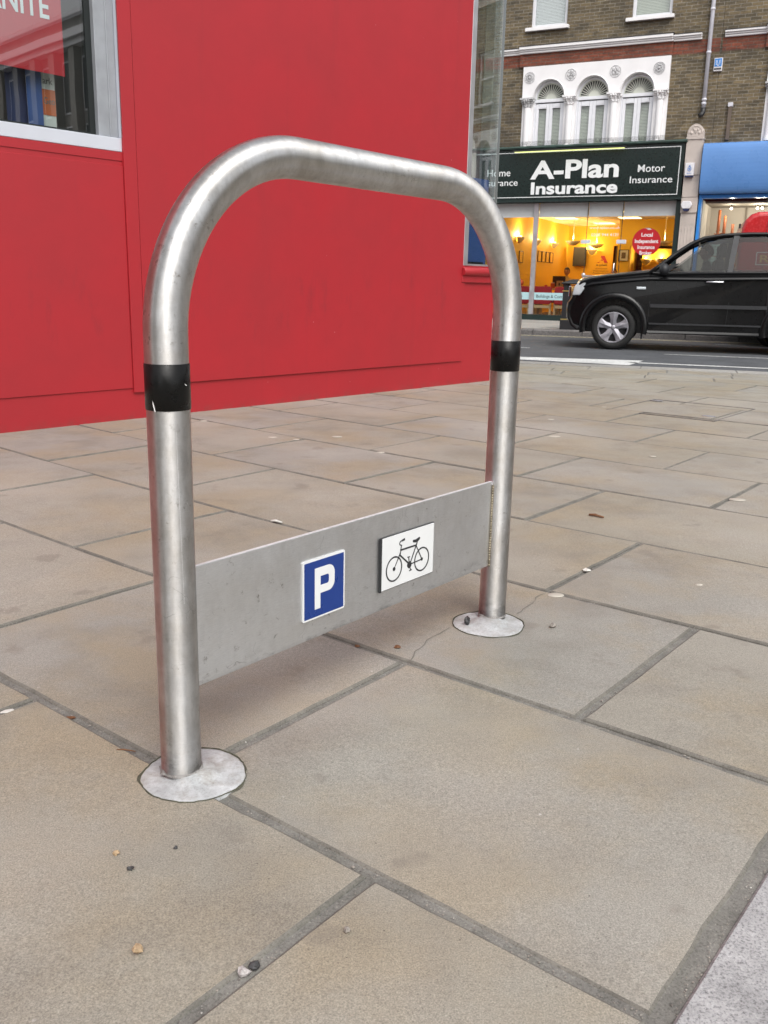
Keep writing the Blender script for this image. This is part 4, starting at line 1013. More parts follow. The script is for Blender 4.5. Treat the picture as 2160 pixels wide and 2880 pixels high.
MB().box(-.18, .18, -.02, .02, .05, .335).build('screen', 'plastic_black', mo, .006, 1); MB().box(-.03, .03, -.02, .02, .0, .055).build('stand', 'plastic_black', mo); MB().box(-.1, .1, -.06, .06, 0, .008).build('foot', 'plastic_black', mo)
bx = thing('leaflet_holder', 'orange leaflet holder on the desk', 'leaflet holder', FP(-1.365, 3.68, .742), FA)
MB().box(-.055, .055, -.03, .03, 0, .14).build('holder', 'orange_paper', bx, .003, 1); MB().box(-.045, .045, -.02, .02, .14, .16).build('leaflets', 'paper', bx)
bx = thing('cardboard_file', 'tan card file box with a dark mark standing on the desk', 'file box', FP(-1.17, 3.68, .742), FA)
MB().box(-.08, .08, -.05, .05, 0, .21).build('box', 'tan_card', bx, .003, 1); MB().box(-.02, .02, -.0515, -.05, .08, .15).build('mark', 'ink', bx)
cu_ = thing('mug', 'red mug on the desk left of the leaflet holder', 'mug', FP(-1.56, 3.68, .742), FA)
MB().lathe([(.0, 0), (.038, 0), (.04, .09), (.034, .09), (.033, .01), (0, .01)], 14).build('cup', 'sticker_red', cu_); MB().tube([(.038, 0, .07), (.065, 0, .06), (.065, 0, .03), (.038, 0, .02)], .006, 6).build('handle', 'sticker_red', cu_)
jk = MB()
jk.sphere((0, 0, .07), .13, 14, 10, (1.1, .6, .75)); jk.sphere((-.07, .02, .02), .09, 10, 8, (1, .7, .8))
j_ = jk.build('coat', 'orange_paper'); j_.location = FP(-1.42, .70, .80); j_.rotation_euler = (0, 0, FA); tag(j_, 'bright red orange coat bundled over the back of the chair left of the mullion', 'coat')

# ---- people
def skin_mesh(nodes, edges, mat, name, parent, sub=1):
    me = bpy.data.meshes.new(name); me.from_pydata([n[0] for n in nodes], edges, []); me.update()
    o = bpy.data.objects.new('tmp', me); COL.objects.link(o)
    bm = bmesh.new(); bm.from_mesh(me); ly_ = bm.verts.layers.skin.verify(); bm.verts.ensure_lookup_table()
    for i, v in enumerate(bm.verts): v[ly_].radius = (nodes[i][1], nodes[i][2] if len(nodes[i]) > 2 else nodes[i][1]); v[ly_].use_root = (i == 0)
    bm.to_mesh(me); bm.free()
    md = o.modifiers.new('s', 'SKIN'); md.use_smooth_shade = True; ms = o.modifiers.new('u', 'SUBSURF'); ms.levels = sub; ms.render_levels = sub
    dg = bpy.context.evaluated_depsgraph_get(); dg.update(); m2 = bpy.data.meshes.new_from_object(o.evaluated_get(dg)); bpy.data.objects.remove(o)
    m2.name = name; m2.materials.clear(); m2.materials.append(M[mat])
    for p in m2.polygons: p.use_smooth = True
    o = bpy.data.objects.new(name, m2); COL.objects.link(o)
    if parent is not None: o.parent = parent
    return o
def seated(label, loc, rz, shirt, arms='desk'):
    """figure facing local -Y, seat at z .45"""
    t = thing('person', label, 'person', loc, rz)
    N = [((0, .05, .52), .15, .12), ((0, .05, .68), .14, .105), ((0, .03, .86), .165, .11), ((0, .03, 1.00), .12, .085), ((0, .02, 1.07), .055), ((0, 0, 1.13), .055)]
    Ed = [(0, 1), (1, 2), (2, 3), (3, 4), (4, 5)]
    for s in (-1, 1):
        b = len(N)
        hz = (.80, .78) if arms == 'desk' else (.86, .98)
        N += [((s * .18, .03, .97), .058), ((s * .235, -.04, .80), .045), ((s * .17, -.27, hz[0]), .036), ((s * .14, -.36, hz[1]), .028)]
        Ed += [(3, b), (b, b + 1), (b + 1, b + 2), (b + 2, b + 3)]
        b = len(N)
        N += [((s * .10, 0, .50), .085), ((s * .13, -.40, .50), .06), ((s * .13, -.40, .10), .04), ((s * .13, -.50, .06), .035)]
        Ed += [(0, b), (b, b + 1), (b + 1, b + 2), (b + 2, b + 3)]
    body = skin_mesh(N, Ed, shirt, 'body', t)
    h = MB(); n, m_ = 16, 12; vs = []
    for i in range(m_ + 1):
        for j in range(n):
            a, b = PI * i / m_, 2 * PI * j / n; x, y, z = math.sin(a) * math.cos(b), math.sin(a) * math.sin(b), math.cos(a)
            k = 1 - .28 * max(0, -z) ** 1.5
            vs.append((x * .078 * k, y * .098 * (k if y > 0 else 1 - .12 * max(0, -z)), z * .118 + 1.235))
    h.add(vs, [(i * n + j, (i + 1) * n + j, (i + 1) * n + (j + 1) % n, i * n + (j + 1) % n) for i in range(m_) for j in range(n)], True)
    h.prism([(-.012, 1.205), (.012, 1.205), (.006, 1.25), (-.006, 1.25)], -.118, -.085)
    for s in (-1, 1): h.sphere((s * .08, .005, 1.23), .028, 8, 6, (.35, .7, 1.1))
    hd = h.build('head', 'skin', t, fix=False)
    f = MB()
    for s in (-1, 1): f.sphere((s * .031, -.088, 1.243), .011, 8, 6, (1.2, .5, .6)); f.box(s * .031 - .018, s * .031 + .018, -.101, -.09, 1.262, 1.268)
    f.box(-.024, .024, -.094, -.086, 1.172, 1.178); f.build('face_features', 'hair', hd)
    hr = MB(); vs = []
    for i in range(8):
        for j in range(n):
            a, b = PI * .56 * i / 7, 2 * PI * j / n; fr = math.sin(b) < -.35
            aa = a * (.62 if fr else 1.08); x, y, z = math.sin(aa) * math.cos(b), math.sin(aa) * math.sin(b), math.cos(aa)
            vs.append((x * .086, y * .106 + .004, z * .126 + 1.236))
    hr.add(vs, [(i * n + j, (i + 1) * n + j, (i + 1) * n + (j + 1) % n, i * n + (j + 1) % n) for i in range(7) for j in range(n)], True).build('hair', 'hair', t)
    for s in (-1, 1):
        hz = .78 if arms == 'desk' else .98
        c = Vector((s * .135, -.375, hz)); nodes = [(tuple(c), .03, .016), (tuple(c + Vector((0, -.05, 0))), .034, .014)]; ed = [(0, 1)]
        for k in range(4):
            b = len(nodes); x = -.027 + .018 * k; L = (.05, .06, .056, .042)[k]
            nodes += [(tuple(c + Vector((x, -.075, 0))), .009), (tuple(c + Vector((x * 1.15, -.075 - L * .6, -.006))), .008), (tuple(c + Vector((x * 1.2, -.075 - L, -.024))), .007)]; ed += [(1, b), (b, b + 1), (b + 1, b + 2)]
        b = len(nodes); nodes += [(tuple(c + Vector((-s * .035, -.03, 0))), .010), (tuple(c + Vector((-s * .052, -.062, -.008))), .008)]; ed += [(0, b), (b, b + 1)]
        skin_mesh(nodes, ed, 'skin', 'hand', t, 1)
    return t
seated('seated man with dark hair in a pale yellow shirt behind the computer monitor', FP(-1.27, 4.75, -.02), FA, 'shirt_yellow')
seated('seated person with short dark hair, only the head showing above the car bonnet', FP(-.06, 5.35, -.02), FA, 'shirt_white')

# ---- things fixed to the fronts
al = thing('alarm_box', 'white rounded alarm box with a dark blue base on the cream pilaster', 'alarm box', FP(2.58, -.155, 2.555), FA)
MB().prism([(-.12, .03), (-.085, .10), (.085, .10), (.12, .03), (.075, -.055), (-.075, -.055)], -.07, .0).build('cover', 'bell_box', al, .012, 2)
MB().prism([(-.072, -.058), (.072, -.058), (.045, -.105), (-.045, -.105)], -.065, .0).build('base', 'navy_panel', al, .008, 2)
al = thing('alarm_box', 'white rectangular box with a small blue emblem above the alarm on the cream pilaster', 'alarm box', FP(2.58, -.185, 3.16), FA)
MB().box(-.095, .095, -.07, 0, .02, .28).build('cover', 'bell_box', al, .01, 2); MB().box(-.085, .085, -.06, 0, -.01, .018).build('base', 'navy_panel', al)
em = MB(); em.tube([(.035 * math.cos(2 * PI * i / 16), -.073, .155 + .045 * math.sin(2 * PI * i / 16)) for i in range(17)], .006, 6, False); em.box(-.012, .012, -.076, -.070, .205, .228); em.sphere((0, -.072, .155), .02, 8, 6, (1, .3, 1)); em.build('emblem', 'emblem_blue', al)
text('lettering', 'INFO', 'emblem_blue', al, 0, -.0705, .05, .09, .028, .01, .003, 'CENTER')
al = thing('alarm_box', 'blue and white box high on the brick wall right of the drainpipe', 'alarm box', FP(2.93, -.001, 5.27), FA)
MB().box(-.085, .085, -.06, 0, 0, .26).build('case', 'bell_box', al, .008, 1); p_ = MB().box(-.07, .07, -.064, -.0605, .09, .245).build('face', 'blue_frame', al)
sgn = MB()
for x, z in ((-.03, .20), (.03, .20), (-.03, .165), (.03, .165)): sgn.tube([(x + .014 * math.cos(2 * PI * i / 10), -.066, z + .014 * math.sin(2 * PI * i / 10)) for i in range(11)], .004, 5, False)
sgn.box(-.05, .05, -.067, -.064, .13, .138); sgn.box(-.02, .02, -.067, -.064, .105, .115); sgn.build('symbols', 'sign_white', p_); MB().box(-.07, .07, -.065, -.0605, .03, .06).build('slot', 'sign_black', al)
dp = thing('drainpipe', 'pale grey rainwater pipe running down the brick between the two buildings', 'drainpipe', FP(2.72, -.07, 0), FA)
MB().tube([(0, 0, 4.55), (0, 0, 9.5)], .042, 16).build('pipe', 'pipe_paint', dp)
for z in (4.62, 4.70, 5.62, 6.45, 7.6): MB().lathe([(.043, 0), (.052, .004), (.052, .045), (.043, .05)], 16, (0, 0, z)).build('collar', 'pipe_paint', dp)
MB().tube([(0, 0, 4.56), (.0, 0, 4.47), (-.025, -.02, 4.425), (-.07, -.04, 4.40)], .05, 12).build('shoe', 'cast_black', dp)
wp = thing('wooden_post', 'short weathered grey upright strip fixed to the brick above the blue shop sign', 'post', FP(3.26, -.03, 3.9), FA)
MB().box(-.035, .035, -.03, .03, 0, .66).build('strip', 'wood_post', wp, .006, 1); MB().box(-.05, .05, -.035, .03, .66, .74).build('cap', 'pipe_paint', wp, .006, 1)

# ---- blue shop next door
B = thing('brick_building', 'brown brick building with the bright blue shop sign, right of the insurance office', 'building', FO, FA)
CB = CX + 5.265
shell(B, CB, 9.6, True); cornice(B, CB, 3.01, 7.9)
bsn = MB(); n = 8
bsn.prism([(-.18 - .15 * math.sin(PI * i / 18) ** .6, 3.315 - .515 * math.cos(PI * i / 18)) for i in range(19)] + [(.0, 3.83), (.0, 2.80)], 2.83, 8.15, 'x'); bsn.build('blue_shop_sign', 'blue_sign', B)
fb = MB(); fb.box(2.82, 2.88, -.10, .1, 0, 2.79); fb.box(8.1, 8.16, -.10, .1, 0, 2.79); fb.box(2.88, 8.1, -.08, .1, 2.72, 2.79); fb.box(2.88, 8.1, -.08, .1, 0, .35); fb.build('shopfront_frame', 'blue_frame', B)
MB().quad((2.88, .01, .35), (8.1, .01, .35), (8.1, .01, 2.72), (2.88, .01, 2.72)).build('shop_pane', 'shop_glass', B)
si = MB(); si.box(2.88, 8.1, 1.75, 1.8, 0, 2.68); si.quad((2.88, .12, .35), (8.1, .12, .35), (8.1, 1.75, .35), (2.88, 1.75, .35)); si.quad((2.885, .12, .35), (2.885, 1.75, .35), (2.885, 1.75, 2.7), (2.885, .12, 2.7)); si.quad((8.09, .12, .35), (8.09, 1.75, .35), (8.09, 1.75, 2.7), (8.09, .12, 2.7))
si.build('display_lining', 'pale_shop', B)
MB().box(2.89, 8.09, .5, 1.74, 2.66, 2.70).build('display_ceiling', 'shop_beige', B)
dv = MB()
for x in (3.66, 4.35, 5.2, 6.1): dv.box(x - .015, x + .015, 1.70, 1.748, .36, 2.655)
dv.build('panel_strips', 'shop_beige', B)
for i, x in enumerate((3.4, 3.95, 4.05, 5.0, 5.6, 6.6)):
    t = thing('spotlight', 'small lit spotlight in the blue shop window, number %s from the pilaster' % ('one', 'two', 'three', 'four', 'five', 'six')[i], 'spotlight', FP(x, .95, 2.58), FA, 'spotlights in the blue shop window')
    MB().tube([(0, 0, .075), (0, 0, .03)], .012, 8).build('stem', 'cast_black', t); MB().sphere((0, -.01, .0), .028, 10, 8).build('bulb', 'spot_bulb', t)
    pt_light('spot_light', (0, -.02, -.06), 5, (1, .9, .72), .03, t)
for i, (x, z0, z1, lean, nm) in enumerate(((3.15, 1.2, 2.56, .03, 'tall orange ornament with crossbar in the blue shop window, nearest the blue frame'), (3.28, 1.2, 2.43, .05, 'shorter orange ornament with crossbar, second from the blue frame'), (3.46, 1.2, 2.25, .0, 'shortest orange brown ornament, third from the blue frame'))):
    t = thing('ornament', nm, 'ornament', FP(x, 1.05, z0), FA, 'orange ornaments on display'); L = z1 - z0
    MB().lathe([(0, 0), (.09, 0), (.09, .02), (.03, .05), (.02, L * .3), (.035, L * .5), (.05, L * .58), (.03, L * .62), (.036, L * .70), (.030, L), (0, L)], 12).build('shaft', 'ornament_orange', t)
    c = MB(); c.tube([(-.075, 0, L * .62), (0, -.02, L * .60), (.085, 0, L * .63)], .014, 8); c.tube([(-.05, 0, L * .66), (.055, 0, L * .68)], .009, 8); c.build('crossbar', 'ornament_orange', t)
    MB().box(-.1, .1, -.08, .08, -.02, 0).build('base', 'shop_beige', t)
sh = thing('display_table', 'low display shelf carrying the ornaments in the blue shop window', 'shelf', FP(4.0, 1.05, .355), FA)
MB().box(-1.0, 1.2, -.3, .3, .80, .823).build('shelf_top', 'pale_shop', sh)
for x in (-.9, 1.1): MB().box(x - .03, x + .03, -.25, .25, 0, .80).build('leg', 'shop_beige', sh)
c1 = thing('price_card', 'pale green card with a vertical line of writing, taped in the blue shop window', 'card', FP(3.25, -.001, 1.52), FA)
MB().box(-.085, .085, -.004, .004, 0, .24).build('card', 'card_pale', c1)
text('lettering', 'SALE', 'ink', c1, -.04, -.0045, .17, .10, .035, .01, .002); text('lettering', 'NOW', 'ink', c1, -.04, -.0045, .11, .09, .035, .01, .002); text('lettering', 'ON', 'ink', c1, -.04, -.0045, .05, .06, .035, .01, .002)
c2 = thing('price_card', 'pale card reading 60% OFF, taped in the blue shop window below the green card', 'card', FP(3.235, -.001, 1.27), FA)
MB().box(-.115, .115, -.004, .004, 0, .22).build('card', 'card_pale', c2)
text('lettering', '60% OFF', 'ink', c2, 0, -.0045, .15, .17, .045, .012, .002, 'CENTER'); text('lettering', 'Selected', 'ink', c2, 0, -.0045, .092, .14, .035, .008, .002, 'CENTER'); text('lettering', 'SHOES', 'ink', c2, 0, -.0045, .03, .15, .042, .012, .002, 'CENTER')
pilaster(B, 8.17, 8.5)

# ---- more of the terrace to the right and left, and the row added behind the camera to darken reflections
def plain_house(label, root, cx, fascia, name='brick_building'):
    shell(root, cx, 9.6, False); cornice(root, cx, cx - 2.2, cx + 2.2)
    MB().box(cx - 2.6, cx + 2.6, -.2, .1, 2.75, 3.838).build('shop_sign', fascia, root)
    f = MB(); f.box(cx - 2.6, cx - 2.45, -.1, .1, 0, 2.748); f.box(cx + 2.45, cx + 2.6, -.1, .1, 0, 2.748); f.box(cx - 2.45, cx + 2.45, -.06, .1, 0, .4); f.box(cx - .04, cx + .04, -.05, .09, .402, 2.748); f.build('shopfront_frame', 'cream_paint', root)
    MB().quad((cx - 2.45, .02, .4), (cx + 2.45, .02, .4), (cx + 2.45, .02, 2.748), (cx - 2.45, .02, 2.748)).build('shop_pane', 'window_glass', root)
    MB().box(cx - 2.45, cx + 2.45, 1.5, 1.55, 0, 2.74).build('display_back', 'shop_beige', root)
r1 = thing('brick_building', 'brown brick terraced house with a cream shop front, first beyond the blue shop', 'building', FO + fX * 5.265, FA)
plain_house('', r1, CB, 'cream_paint')
for i, (k, lab) in enumerate(((2, 'second terraced house beyond the blue shop'), (3, 'third terraced house beyond the blue shop'), (4, 'fourth terraced house beyond the blue shop'), (5, 'fifth terraced house beyond the blue shop, end of the row'), (-2, 'brown brick terraced house left of the insurance office, mostly behind the red building'))):
    c = copy_tree(r1); c.location = FO + fX * 5.265 * k; c['label'] = 'brown brick ' + lab if not lab.startswith('brown') else lab

# ================================================================== RED BUILDING
WO = Vector((.8694, 7.768, 0)); WA = math.radians(48.24)
R = thing('red_building', 'bright red painted corner building with a silver framed window and a glazed corner', 'building', WO, WA)
ang = math.radians(163.3) - WA                         # second wall runs off beside the road
w2 = Vector((math.cos(ang), math.sin(ang), 0)); n2 = Vector((w2.y, -w2.x, 0))   # n2 points out of the building
b = MB()
wall_holes(b, -12, -.405, -.02, 3.7, [(-6.2, -3.395, 1.425, 3.0)], 0, .18); b.box(-.405, 0, 0, .18, -.02, .93); b.box(-.405, 0, 0, .18, 3.0, 3.7)
b.build('wall', 'red_paint', R, fix=False)
# raised boards
b = MB(); b.box(-3.385, -.415, -.013, -.001, .185, 3.3); b.box(-12, -3.47, -.007, -.001, .175, 1.36); b.box(-12, -3.392, -.005, -.001, 3.06, 3.7)
b.build('wall_panel', 'red_paint', R, .0015, 1)
b = MB(); b.box(-3.468, -3.389, -.016, -.001, .15, 3.3); b.build('cover_strip', 'red_paint', R, .001, 1)
for x, z in [(-3.2 + .56 * i, zz) for i in range(5) for zz in (.26, 1.35, 2.5)]:
    MB().lathe([(.0, 0), (.005, 0)], 10, (0, 0, 0)).build('screw_head', 'red_paint', R).matrix_local = Matrix.Translation((x, -.0142, z)) @ Matrix.Rotation(PI / 2, 4, 'X')
def wall2(name, mat, t0, t1, z0, z1, d0=0, d1=.18):
    q = [w2 * t0 - n2 * d0, w2 * t1 - n2 * d0, w2 * t1 - n2 * d1, w2 * t0 - n2 * d1]
    return MB().prism([(p.x, p.y) for p in q], z0, z1, 'z').build(name, mat, R)
wall2('side_wall', 'red_paint', .1, 1.7, -.02, .93); wall2('side_wall', 'red_paint', 1.7, 10, -.02, 3.7); wall2('side_wall', 'red_paint', .1, 1.7, 3.0, 3.7)
q_ = [w2 * .004 - n2 * .02, w2 * 1.66 - n2 * .02]; MB().quad((q_[0].x, q_[0].y, .93), (q_[1].x, q_[1].y, .93), (q_[1].x, q_[1].y, 3.0), (q_[0].x, q_[0].y, 3.0)).build('corner_pane', 'corner_glass', R); wall2('window_frame', 'aluminium', 1.64, 1.70, .93, 3.0, -.01, .08)
# upper storey and back
up_ = [(-12, .02), (0, .02), (w2.x * 10, w2.y * 10), (w2.x * 10 - 6, w2.y * 10 + 2), (-12, 9)]
MB().prism(up_, 3.702, 6.2, 'z').build('upper_wall', 'red_paint', R)
MB().prism([(p[0] * 1.01, p[1]) for p in up_], 6.202, 6.35, 'z').build('roof_edge', 'aluminium', R)
b = MB(); b.quad((-12, .2, .1), (-12, 9, .1), (-12, 9, 3.7), (-12, .2, 3.7)); b.quad((-12, 9, .1), (w2.x * 10 - 6, w2.y * 10 + 2, .1), (w2.x * 10 - 6, w2.y * 10 + 2, 3.7), (-12, 9, 3.7)); b.build('rear_wall', 'grey_interior', R, fix=False)
MB().prism([(p[0] * .99 - .1, p[1] + .2) for p in up_], .06, .1, 'z').build('interior_floor', 'grey_interior', R)
MB().box(-3.30, -3.2, .2, 4.0, .1, 3.7).build('partition', 'grey_interior', R)
# left window
wf = MB()
def fbx(m_, a, b_, c, d, y0, y1): m_.box(a, b_, y0, y1, c, d)
fbx(wf, -6.15, -3.405, 1.432, 1.500, .0, .10); fbx(wf, -3.468, -3.412, 1.502, 2.95, -.012, .10)
win = wf.build('window_frame', 'white_aluminium', R, .003, 2)
m_ = MB(); fbx(m_, -3.585, -3.470, 1.502, 2.95, .022, .10); fbx(m_, -3.520, -3.512, 1.503, 2.95, .016, .022); m_.build('inner_frame', 'grey_frame', win, .003, 2)
m_ = MB(); fbx(m_, -3.618, -3.586, 1.502, 2.95, .052, .09); fbx(m_, -6.1, -3.619, 1.502, 1.512, .03, .09); m_.build('rubber_seal', 'rubber_seal', win)
MB().quad((-6.1, .06, 1.513), (-3.62, .06, 1.513), (-3.62, .06, 2.95), (-6.1, .06, 2.95)).build('pane', 'corner_glass', win)
MB().box(-6.15, -3.4, -.004, .0, 1.385, 1.43).build('red_sill', 'red_paint', win, .001, 1)
# corner window
cf = MB(); cf.box(-.447, -.392, -.016, .06, .93, 3.0); c_ = cf.build('corner_window_frame', 'aluminium', R, .003, 2)
m_ = MB(); m_.box(-.392, -.02, .0, .05, .931, .945); m_.build('bottom_rail', 'aluminium', c_)
MB().quad((-.391, .02, .946), (-.003, .02, .946), (-.003, .02, 3.0), (-.391, .02, 3.0)).build('corner_pane', 'corner_glass', R)
MB().box(-.006, .004, .012, .03, .93, 3.0).build('glass_edge', 'frame_green', R)
sl = MB()
sl.tube([(-.46, -.018, .885), (-.0, -.018, .885)], .033, 14); sl.box(-.46, .01, -.02, .015, .80, .90); sl.build('red_sill', 'red_paint', R, .003, 1)
# things in the windows
def poster(name, label, cat, x0, x1, z0, z1, y, mat, th=.004):
    t = thing(name, label, cat, WO + Matrix.Rotation(WA, 3, 'Z') @ Vector(((x0 + x1) / 2, y, z0)), WA)
    MB().box((x0 - x1) / 2, (x1 - x0) / 2, 0, th, 0, z1 - z0).build('sheet', mat, t); return t
pr = poster('window_poster', 'red poster with white capital letters hanging in the left window', 'poster', -4.55, -3.738, 1.766, 2.7, .064, 'poster_red')
text('lettering', 'ANITE', 'sign_white', pr, .014, -.001, .252, .325, .11, .016, .002)
pn = poster('display_board', 'dark navy display board low in the left window', 'board', -4.01, -3.90, 1.2, 1.86, .16, 'navy_panel')
pn = poster('display_board', 'royal blue display board beside the orange and white card in the left window', 'board', -3.915, -3.833, 1.2, 1.84, .13, 'banner_blue')
po = poster('display_card', 'white and orange card with dark lettering in the left window', 'card', -3.84, -3.757, 1.5, 1.86, .14, 'paper')
MB().box(-.0415, .0415, -.002, -.0005, .082, .205).build('orange_panel', 'poster_orange', po)
text('lettering', 'ark', 'grey_interior', po, -.024, -.003, .230, .054, .034, .004, .001); text('lettering', 'Geo', 'grey_interior', po, -.024, -.003, .135, .060, .034, .004, .001)
pb = poster('display_board', 'blue display panel standing low in the glazed corner window', 'board', -.385, -.075, .948, 1.60, .045, 'banner_blue')
lb = poster('small_label', 'small white sticker with red and yellow marks at the foot of the corner window', 'label', -.385, -.365, .955, 1.10, .036, 'paper', .002)
MB().box(-.008, .008, -.001, 0, .02, .06).build('mark', 'sticker_red', lb); MB().box(-.008, .008, -.001, 0, .07, .10).build('mark', 'van_yellow', lb)
bb = thing('black_tray', 'small black object lying on the sill inside the corner window', 'tray', WO + Matrix.Rotation(WA, 3, 'Z') @ Vector((-.24, .035, .9455)), WA)
MB().box(-.11, .11, -.006, .006, 0, .018).build('tray', 'plastic_black', bb)

# ================================================================== THE BLACK CAR
CO = Vector((3.3703, 13.7058, -.1)); CA = math.atan2(RD.y, RD.x)
CC = CO + RN * .80
car = thing('black_car', 'black four wheel drive car with silver alloy wheels passing on the road', 'car', CC, CA)
WB = 2.44; AR = .405; WZ = .335
def arcs(cx, a0, a1, n=14): return [(cx + AR * math.cos(math.radians(a0 + (a1 - a0) * i / n)), WZ + AR * math.sin(math.radians(a0 + (a1 - a0) * i / n))) for i in range(n + 1)]
prof = [(-.58, .27), (-.67, .33), (-.725, .45), (-.735, .56), (-.725, .66), (-.69, .705), (-.645, .80), (-.615, .90), (-.56, .965), (-.42, 1.015), (-.20, 1.055), (.05, 1.085), (.38, 1.125),
        (.60, 1.105), (1.2, 1.125), (2.0, 1.145), (2.9, 1.17), (3.12, 1.16), (3.20, 1.0), (3.24, .7), (3.23, .42), (3.1, .30), (WB + .47, .28)]
prof += arcs(WB, -6, 186, 16) + [(WB - .47, .26), (.45, .25)] + arcs(-.05, -8, 188, 16)
def offs(pr, d):
    n = len(pr); out = []
    for i in range(n):
        a, b_, c = Vector(pr[i - 1]), Vector(pr[i]), Vector(pr[(i + 1) % n]); t = ((b_ - a).normalized() + (c - b_).normalized())
        if t.length < 1e-6: t = b_ - a
        t.normalize(); nn = Vector((t.y, -t.x)); out.append(b_ + nn * d)
    return out
# the outline runs clockwise, so (t.y,-t.x) points inward
area = sum(prof[i][0] * prof[(i + 1) % len(prof)][1] - prof[(i + 1) % len(prof)][0] * prof[i][1] for i in range(len(prof)))
sgn_ = -1 if area > 0 else 1
body = MB(); n = len(prof); lay = []
for y, d in ((-.865, .045), (-.888, .020), (-.895, .0), (-.86, -.004), (-.72, -.02), (-.4, -.035), (0, -.042), (.4, -.035), (.72, -.02), (.86, -.004), (.895, 0), (.888, .02), (.865, .045)):
    o_ = offs(prof, d * sgn_ if d > 0 else 0); row = []
    for i, p in enumerate(o_):
        x, z = p
        if d < 0 and 2 <= i <= 17:
            if i >= 8: z += -d
            if i <= 9: x += d * 1.8 * (1 if i > 1 else 0)
        # tuck the sills, lean the flanks in above the middle
        yy = y
        if abs(y) > .8: yy = y * (1 - .035 * max(0, (z - .75) / .4)) * (1 - .02 * max(0, (.5 - z) / .3))
        if x < -.55: yy *= 1 - .35 * ((-.55 - x) / .22) * .35
        row.append((x, yy, z))
    lay.append(row)
vs = [p for r in lay for p in r]; L_ = len(lay)
body.add(vs, [(i * n + j, i * n + (j + 1) % n, (i + 1) * n + (j + 1) % n, (i + 1) * n + j) for i in range(L_ - 1) for j in range(n)], True)
body.add(lay[0], [tuple(range(n))]); body.add(lay[-1], [tuple(reversed(range(n)))])
bd = body.build('body', 'car_paint', car)
es_ = bd.modifiers.new('w', 'WELD'); es_.merge_threshold = .0005
MB().box(-.50, 3.1, -.60, .60, .24, .80).build('underbody', 'plastic_black', car)
# cabin: roof, pillars, rails
def side_y(z): return .845 - (z - 1.1) / .56 * .19
roof = MB(); st_ = []
for x, zc, hw in ((1.06, 1.595, .60), (1.16, 1.635, .62), (1.35, 1.665, .635), (1.7, 1.69, .64), (2.2, 1.695, .64), (2.7, 1.68, .635), (2.92, 1.655, .62), (2.98, 1.62, .60)):
    st_.append([(x, y * hw, zc - .05 * abs(y) ** 3) for y in (-1, -.9, -.6, -.2, .2, .6, .9, 1)] + [(x, y * (hw - .01), zc - .05 * abs(y) ** 3 - .035) for y in (1, .9, .6, .2, -.2, -.6, -.9, -1)])
vs = [p for r in st_ for p in r]; k = 16
roof.add(vs, [(i * k + j, i * k + (j + 1) % k, (i + 1) * k + (j + 1) % k, (i + 1) * k + j) for i in range(len(st_) - 1) for j in range(k)] + [tuple(range(k)), tuple(reversed(range((len(st_) - 1) * k, len(st_) * k)))], True)
roof.build('roof', 'car_paint', car)
